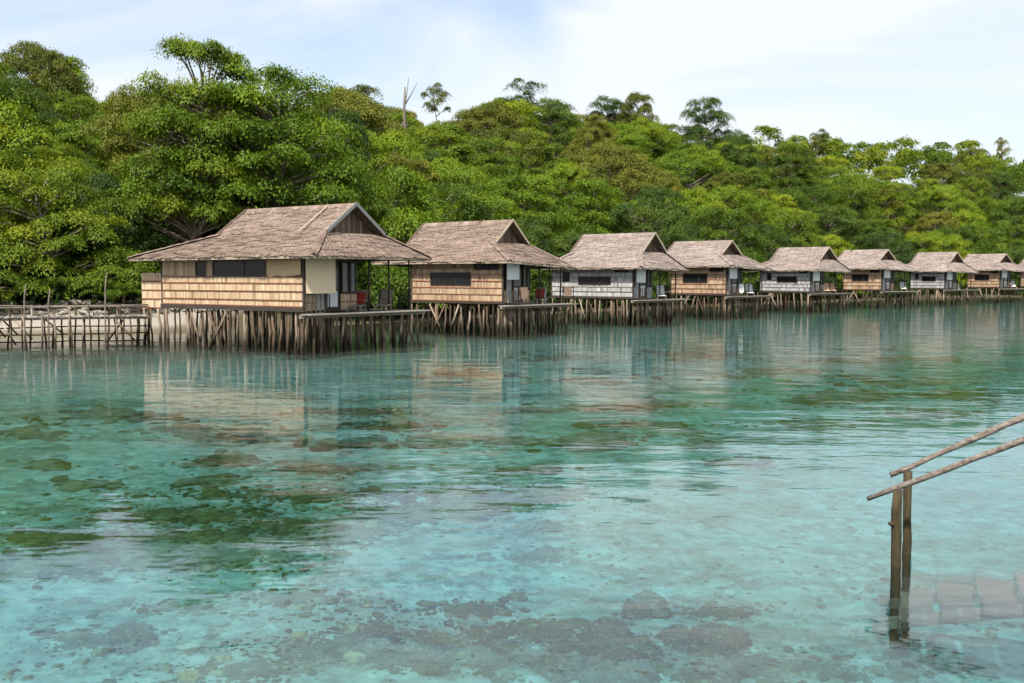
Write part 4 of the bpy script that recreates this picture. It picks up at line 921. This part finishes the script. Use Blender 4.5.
# ------------------------------------------------------------------ reef on the sea bed
def lump_mesh(seed, sub=2):
    import bmesh
    bm = bmesh.new(); bmesh.ops.create_icosphere(bm, subdivisions=sub, radius=1.0); r_ = random.Random(seed); ph = [r_.uniform(0, 6.28) for _ in range(6)]
    for v in bm.verts:
        c = v.co; k = 1 + .22 * sin(3.1 * c.x + ph[0]) * sin(2.7 * c.y + ph[1]) + .16 * sin(5.3 * c.y + ph[2]) * sin(4.7 * c.z + ph[3]) + r_.uniform(-.10, .10); v.co = c * k
    vs_ = np.array([v.co[:] for v in bm.verts]); fs_ = np.array([[v.index for v in f.verts] for f in bm.faces]); bm.free(); return vs_, fs_
LU = [lump_mesh(i, 2) for i in range(6)]
rr = random.Random(606)
BLOBS = [ # px, py, rx, ry, count, mean size
    (30, 568, 70, 13, 260, .15), (120, 560, 90, 13, 330, .15), (230, 543, 110, 13, 380, .15), (330, 530, 70, 11, 230, .15), (410, 515, 70, 10, 190, .15), (480, 500, 70, 9, 170, .16), (548, 494, 40, 7, 80, .16), (300, 495, 200, 10, 120, .12), (60, 540, 70, 14, 60, .13), (180, 515, 120, 12, 70, .13),
    (232, 459, 40, 6, 50, .17), (120, 415, 80, 6, 50, .2), (500, 440, 60, 5, 40, .19), (630, 405, 80, 5, 50, .22), (820, 425, 60, 5, 40, .2), (930, 415, 60, 4, 40, .22), (330, 470, 60, 6, 40, .16), (215, 482, 34, 7, 26, .15), (46, 466, 24, 4, 24, .17), (88, 481, 34, 5, 20, .15), (240, 434, 70, 7, 70, .18), (350, 412, 70, 6, 60, .18), (190, 428, 60, 6, 40, .18), (400, 426, 50, 5, 40, .18), (30, 430, 50, 5, 30, .18), (350, 440, 40, 5, 24, .17), (430, 445, 50, 5, 20, .17),
    (672, 433, 44, 6, 60, .2), (648, 424, 40, 4, 30, .2), (740, 463, 36, 5, 40, .17), (700, 446, 24, 3, 14, .17), (590, 442, 40, 4, 20, .18), (845, 398, 70, 7, 70, .22), (905, 384, 70, 5, 60, .24), (780, 372, 70, 6, 60, .24), (700, 354, 80, 5, 50, .26), (960, 396, 60, 6, 50, .22), (600, 380, 50, 4, 30, .22), (540, 410, 50, 4, 24, .2), (880, 360, 80, 4, 50, .26), (530, 470, 30, 4, 14, .17), (560, 355, 60, 4, 30, .25), (470, 375, 60, 4, 30, .22),
    (370, 655, 130, 24, 260, .10), (250, 672, 70, 14, 90, .10), (490, 655, 70, 24, 120, .10), (600, 650, 70, 22, 150, .10), (690, 655, 80, 24, 150, .10), (790, 668, 80, 14, 90, .10), (545, 630, 60, 10, 50, .10), (720, 615, 60, 8, 40, .11), (470, 610, 60, 10, 40, .11), (300, 600, 60, 10, 30, .11), (900, 675, 80, 8, 40, .10), (540, 560, 90, 8, 20, .12), (90, 640, 60, 16, 40, .10), (180, 610, 50, 8, 26, .11)]
exp_ = math.exp
DEP = lambda p: float(land_z(p.x, p.y))
def pixn(x, y, z):   # vectorised pix()
    u = (x - 512) / FPX; v = -(y - 341.5) / FPX; cy = cos(PITCH) + v * sin(PITCH); cz = -sin(PITCH) + v * cos(PITCH); t = (z - HC) / cz
    return u * t, cy * t
VV, FF, TT = [], [], []; off = 0
LO = [lump_mesh(i + 20, 1) for i in range(6)]
for bx, by, rx, ry_, n, sz in BLOBS:
    near = by > 470; n = int(n * (5.0 if 485 < by < 575 and bx < 560 else 4.6 if by < 485 else 4.0)); sz = sz * (1.2 if by < 485 else .72); n = int(n * (1.0 if by < 485 else 1.9)); a = rng.uniform(0, 6.283, n); f = np.abs(rng.normal(0, .62, n)) * (1 + .35 * np.sin(3 * a + bx))
    x_ = bx + np.cos(a) * f * rx; y_ = np.maximum(by + np.sin(a) * f * ry_, 306)
    X, Y = pixn(x_, y_, np.full(n, -.9)); Z = land_z(X, Y); X, Y = pixn(x_, y_, Z); Z = land_z(X, Y)
    S = sz * np.exp(rng.normal(-.95, .55, n)) * (1.15 - .35 * np.minimum(f, 1.5))
    for q in range(n):
        v, fcs = (LU if near and S[q] > .05 else LO)[rng.integers(6)]; s = S[q]; ca, sa = cos(a[q] * 5), sin(a[q] * 5)
        vv = v * (s * np.array([rng.uniform(.8, 1.5), rng.uniform(.8, 1.5), rng.uniform(.2, .5)])); vv = np.stack([vv[:, 0] * ca - vv[:, 1] * sa, vv[:, 0] * sa + vv[:, 1] * ca, vv[:, 2]], -1) + np.array([X[q], Y[q], Z[q] + s * .1])
        VV.append(vv); FF.append(fcs + off); TT.append(np.clip(rng.normal(.45, .17) + rng.normal(0, .09, len(fcs)), 0, 1)); off += len(v)
# loose rubble strewn over the bed in front
n = 4500; x_ = rng.uniform(-20, 1044, n); y_ = 480 + 230 * rng.random(n) ** .8; X, Y = pixn(x_, y_, np.full(n, -1.0)); Z = land_z(X, Y); X, Y = pixn(x_, y_, Z); Z = land_z(X, Y)
den = np.sin(X * 1.3 + 1.2 * np.sin(Y * .9)) + np.sin(Y * 1.7 + X * .6) + .8 * np.sin(X * 3.1 - Y * 2.3)
for q in np.nonzero(den + rng.normal(0, .6, n) > .35)[0]:
    v, fcs = LO[rng.integers(6)]; s = .035 * exp_(rng.normal(-.2, .5)); vv = v * (s * np.array([rng.uniform(.8, 1.5), rng.uniform(.8, 1.5), rng.uniform(.3, .6)])) + np.array([X[q], Y[q], Z[q]])
    VV.append(vv); FF.append(fcs + off); TT.append(np.clip(rng.normal(.68, .2) + rng.normal(0, .09, len(fcs)), 0, 1)); off += len(v)
rf = link('coral_reef', npmesh('coral_reef', np.concatenate(VV), np.concatenate(FF), M['coral'], np.concatenate(TT), True)); tag(rf, 'patches of olive and brown coral and rubble on the pale sea bed', 'coral', kind='stuff')
# coral heads that can be told apart near the camera
HEADS = [ # px, py, half width px, material, label
    (355, 661, 10, 'coral_tan', 'small round tan coral head under water at the bottom, left of the middle'), (222, 662, 8, 'coral_tan', 'small tan coral head farther left at the bottom'), (190, 680, 11, 'coral_tan', 'tan coral head at the very bottom edge, left'), (299, 637, 7, 'coral_tan', 'tiny pale coral head up from the two at bottom left'),
    (130, 645, 24, 'coral_dark', 'flat dark coral head under water at bottom left'), (425, 662, 24, 'coral_dark', 'dark dome coral beside the small tan head'), (375, 645, 26, 'coral_dark', 'dark dome coral behind the small tan head'), (676, 662, 22, 'coral_dark', 'dark round coral head at the bottom, right of the middle'), (676, 640, 17, 'coral_dark', 'small dark coral head up from the dark round one'), (722, 645, 26, 'coral_dark', 'wide dark coral head right of the two dark round ones'), (618, 680, 34, 'coral_dark', 'dark coral head cut by the bottom edge near the middle'), (560, 672, 26, 'coral_dark', 'dark knobbly coral head at the bottom, just right of centre'), (720, 674, 28, 'coral_dark', 'dark coral head cut by the bottom edge, right of the middle'), (645, 614, 24, 'coral_dark', 'blurred dark coral mound above the bottom row'), (610, 637, 22, 'coral_dark', 'dark coral mound in the bottom row, right of centre')]
for px, py, hw, mk, lab in HEADS:
    p = pix(px, py, -1.1); p = pix(px, py, DEP(p)); s = hw / FPX * p.y; v, fcs = lump_mesh(px, 5); v = v * (1 + .10 * np.sin(v[:, :1] * 13 + px) * np.sin(v[:, 1:2] * 12) * np.sin(v[:, 2:] * 11 + 1) + rng.normal(0, .035, (len(v), 1))); v = v * np.array([s, s * .9, s * .62])
    o_ = link('coral_head', npmesh('coral_head', v, fcs, M[mk], np.full(len(fcs), .5), True)); o_.location = (p.x, p.y, DEP(p) + s * .15); tag(o_, lab, 'coral', 'coral heads near the camera')
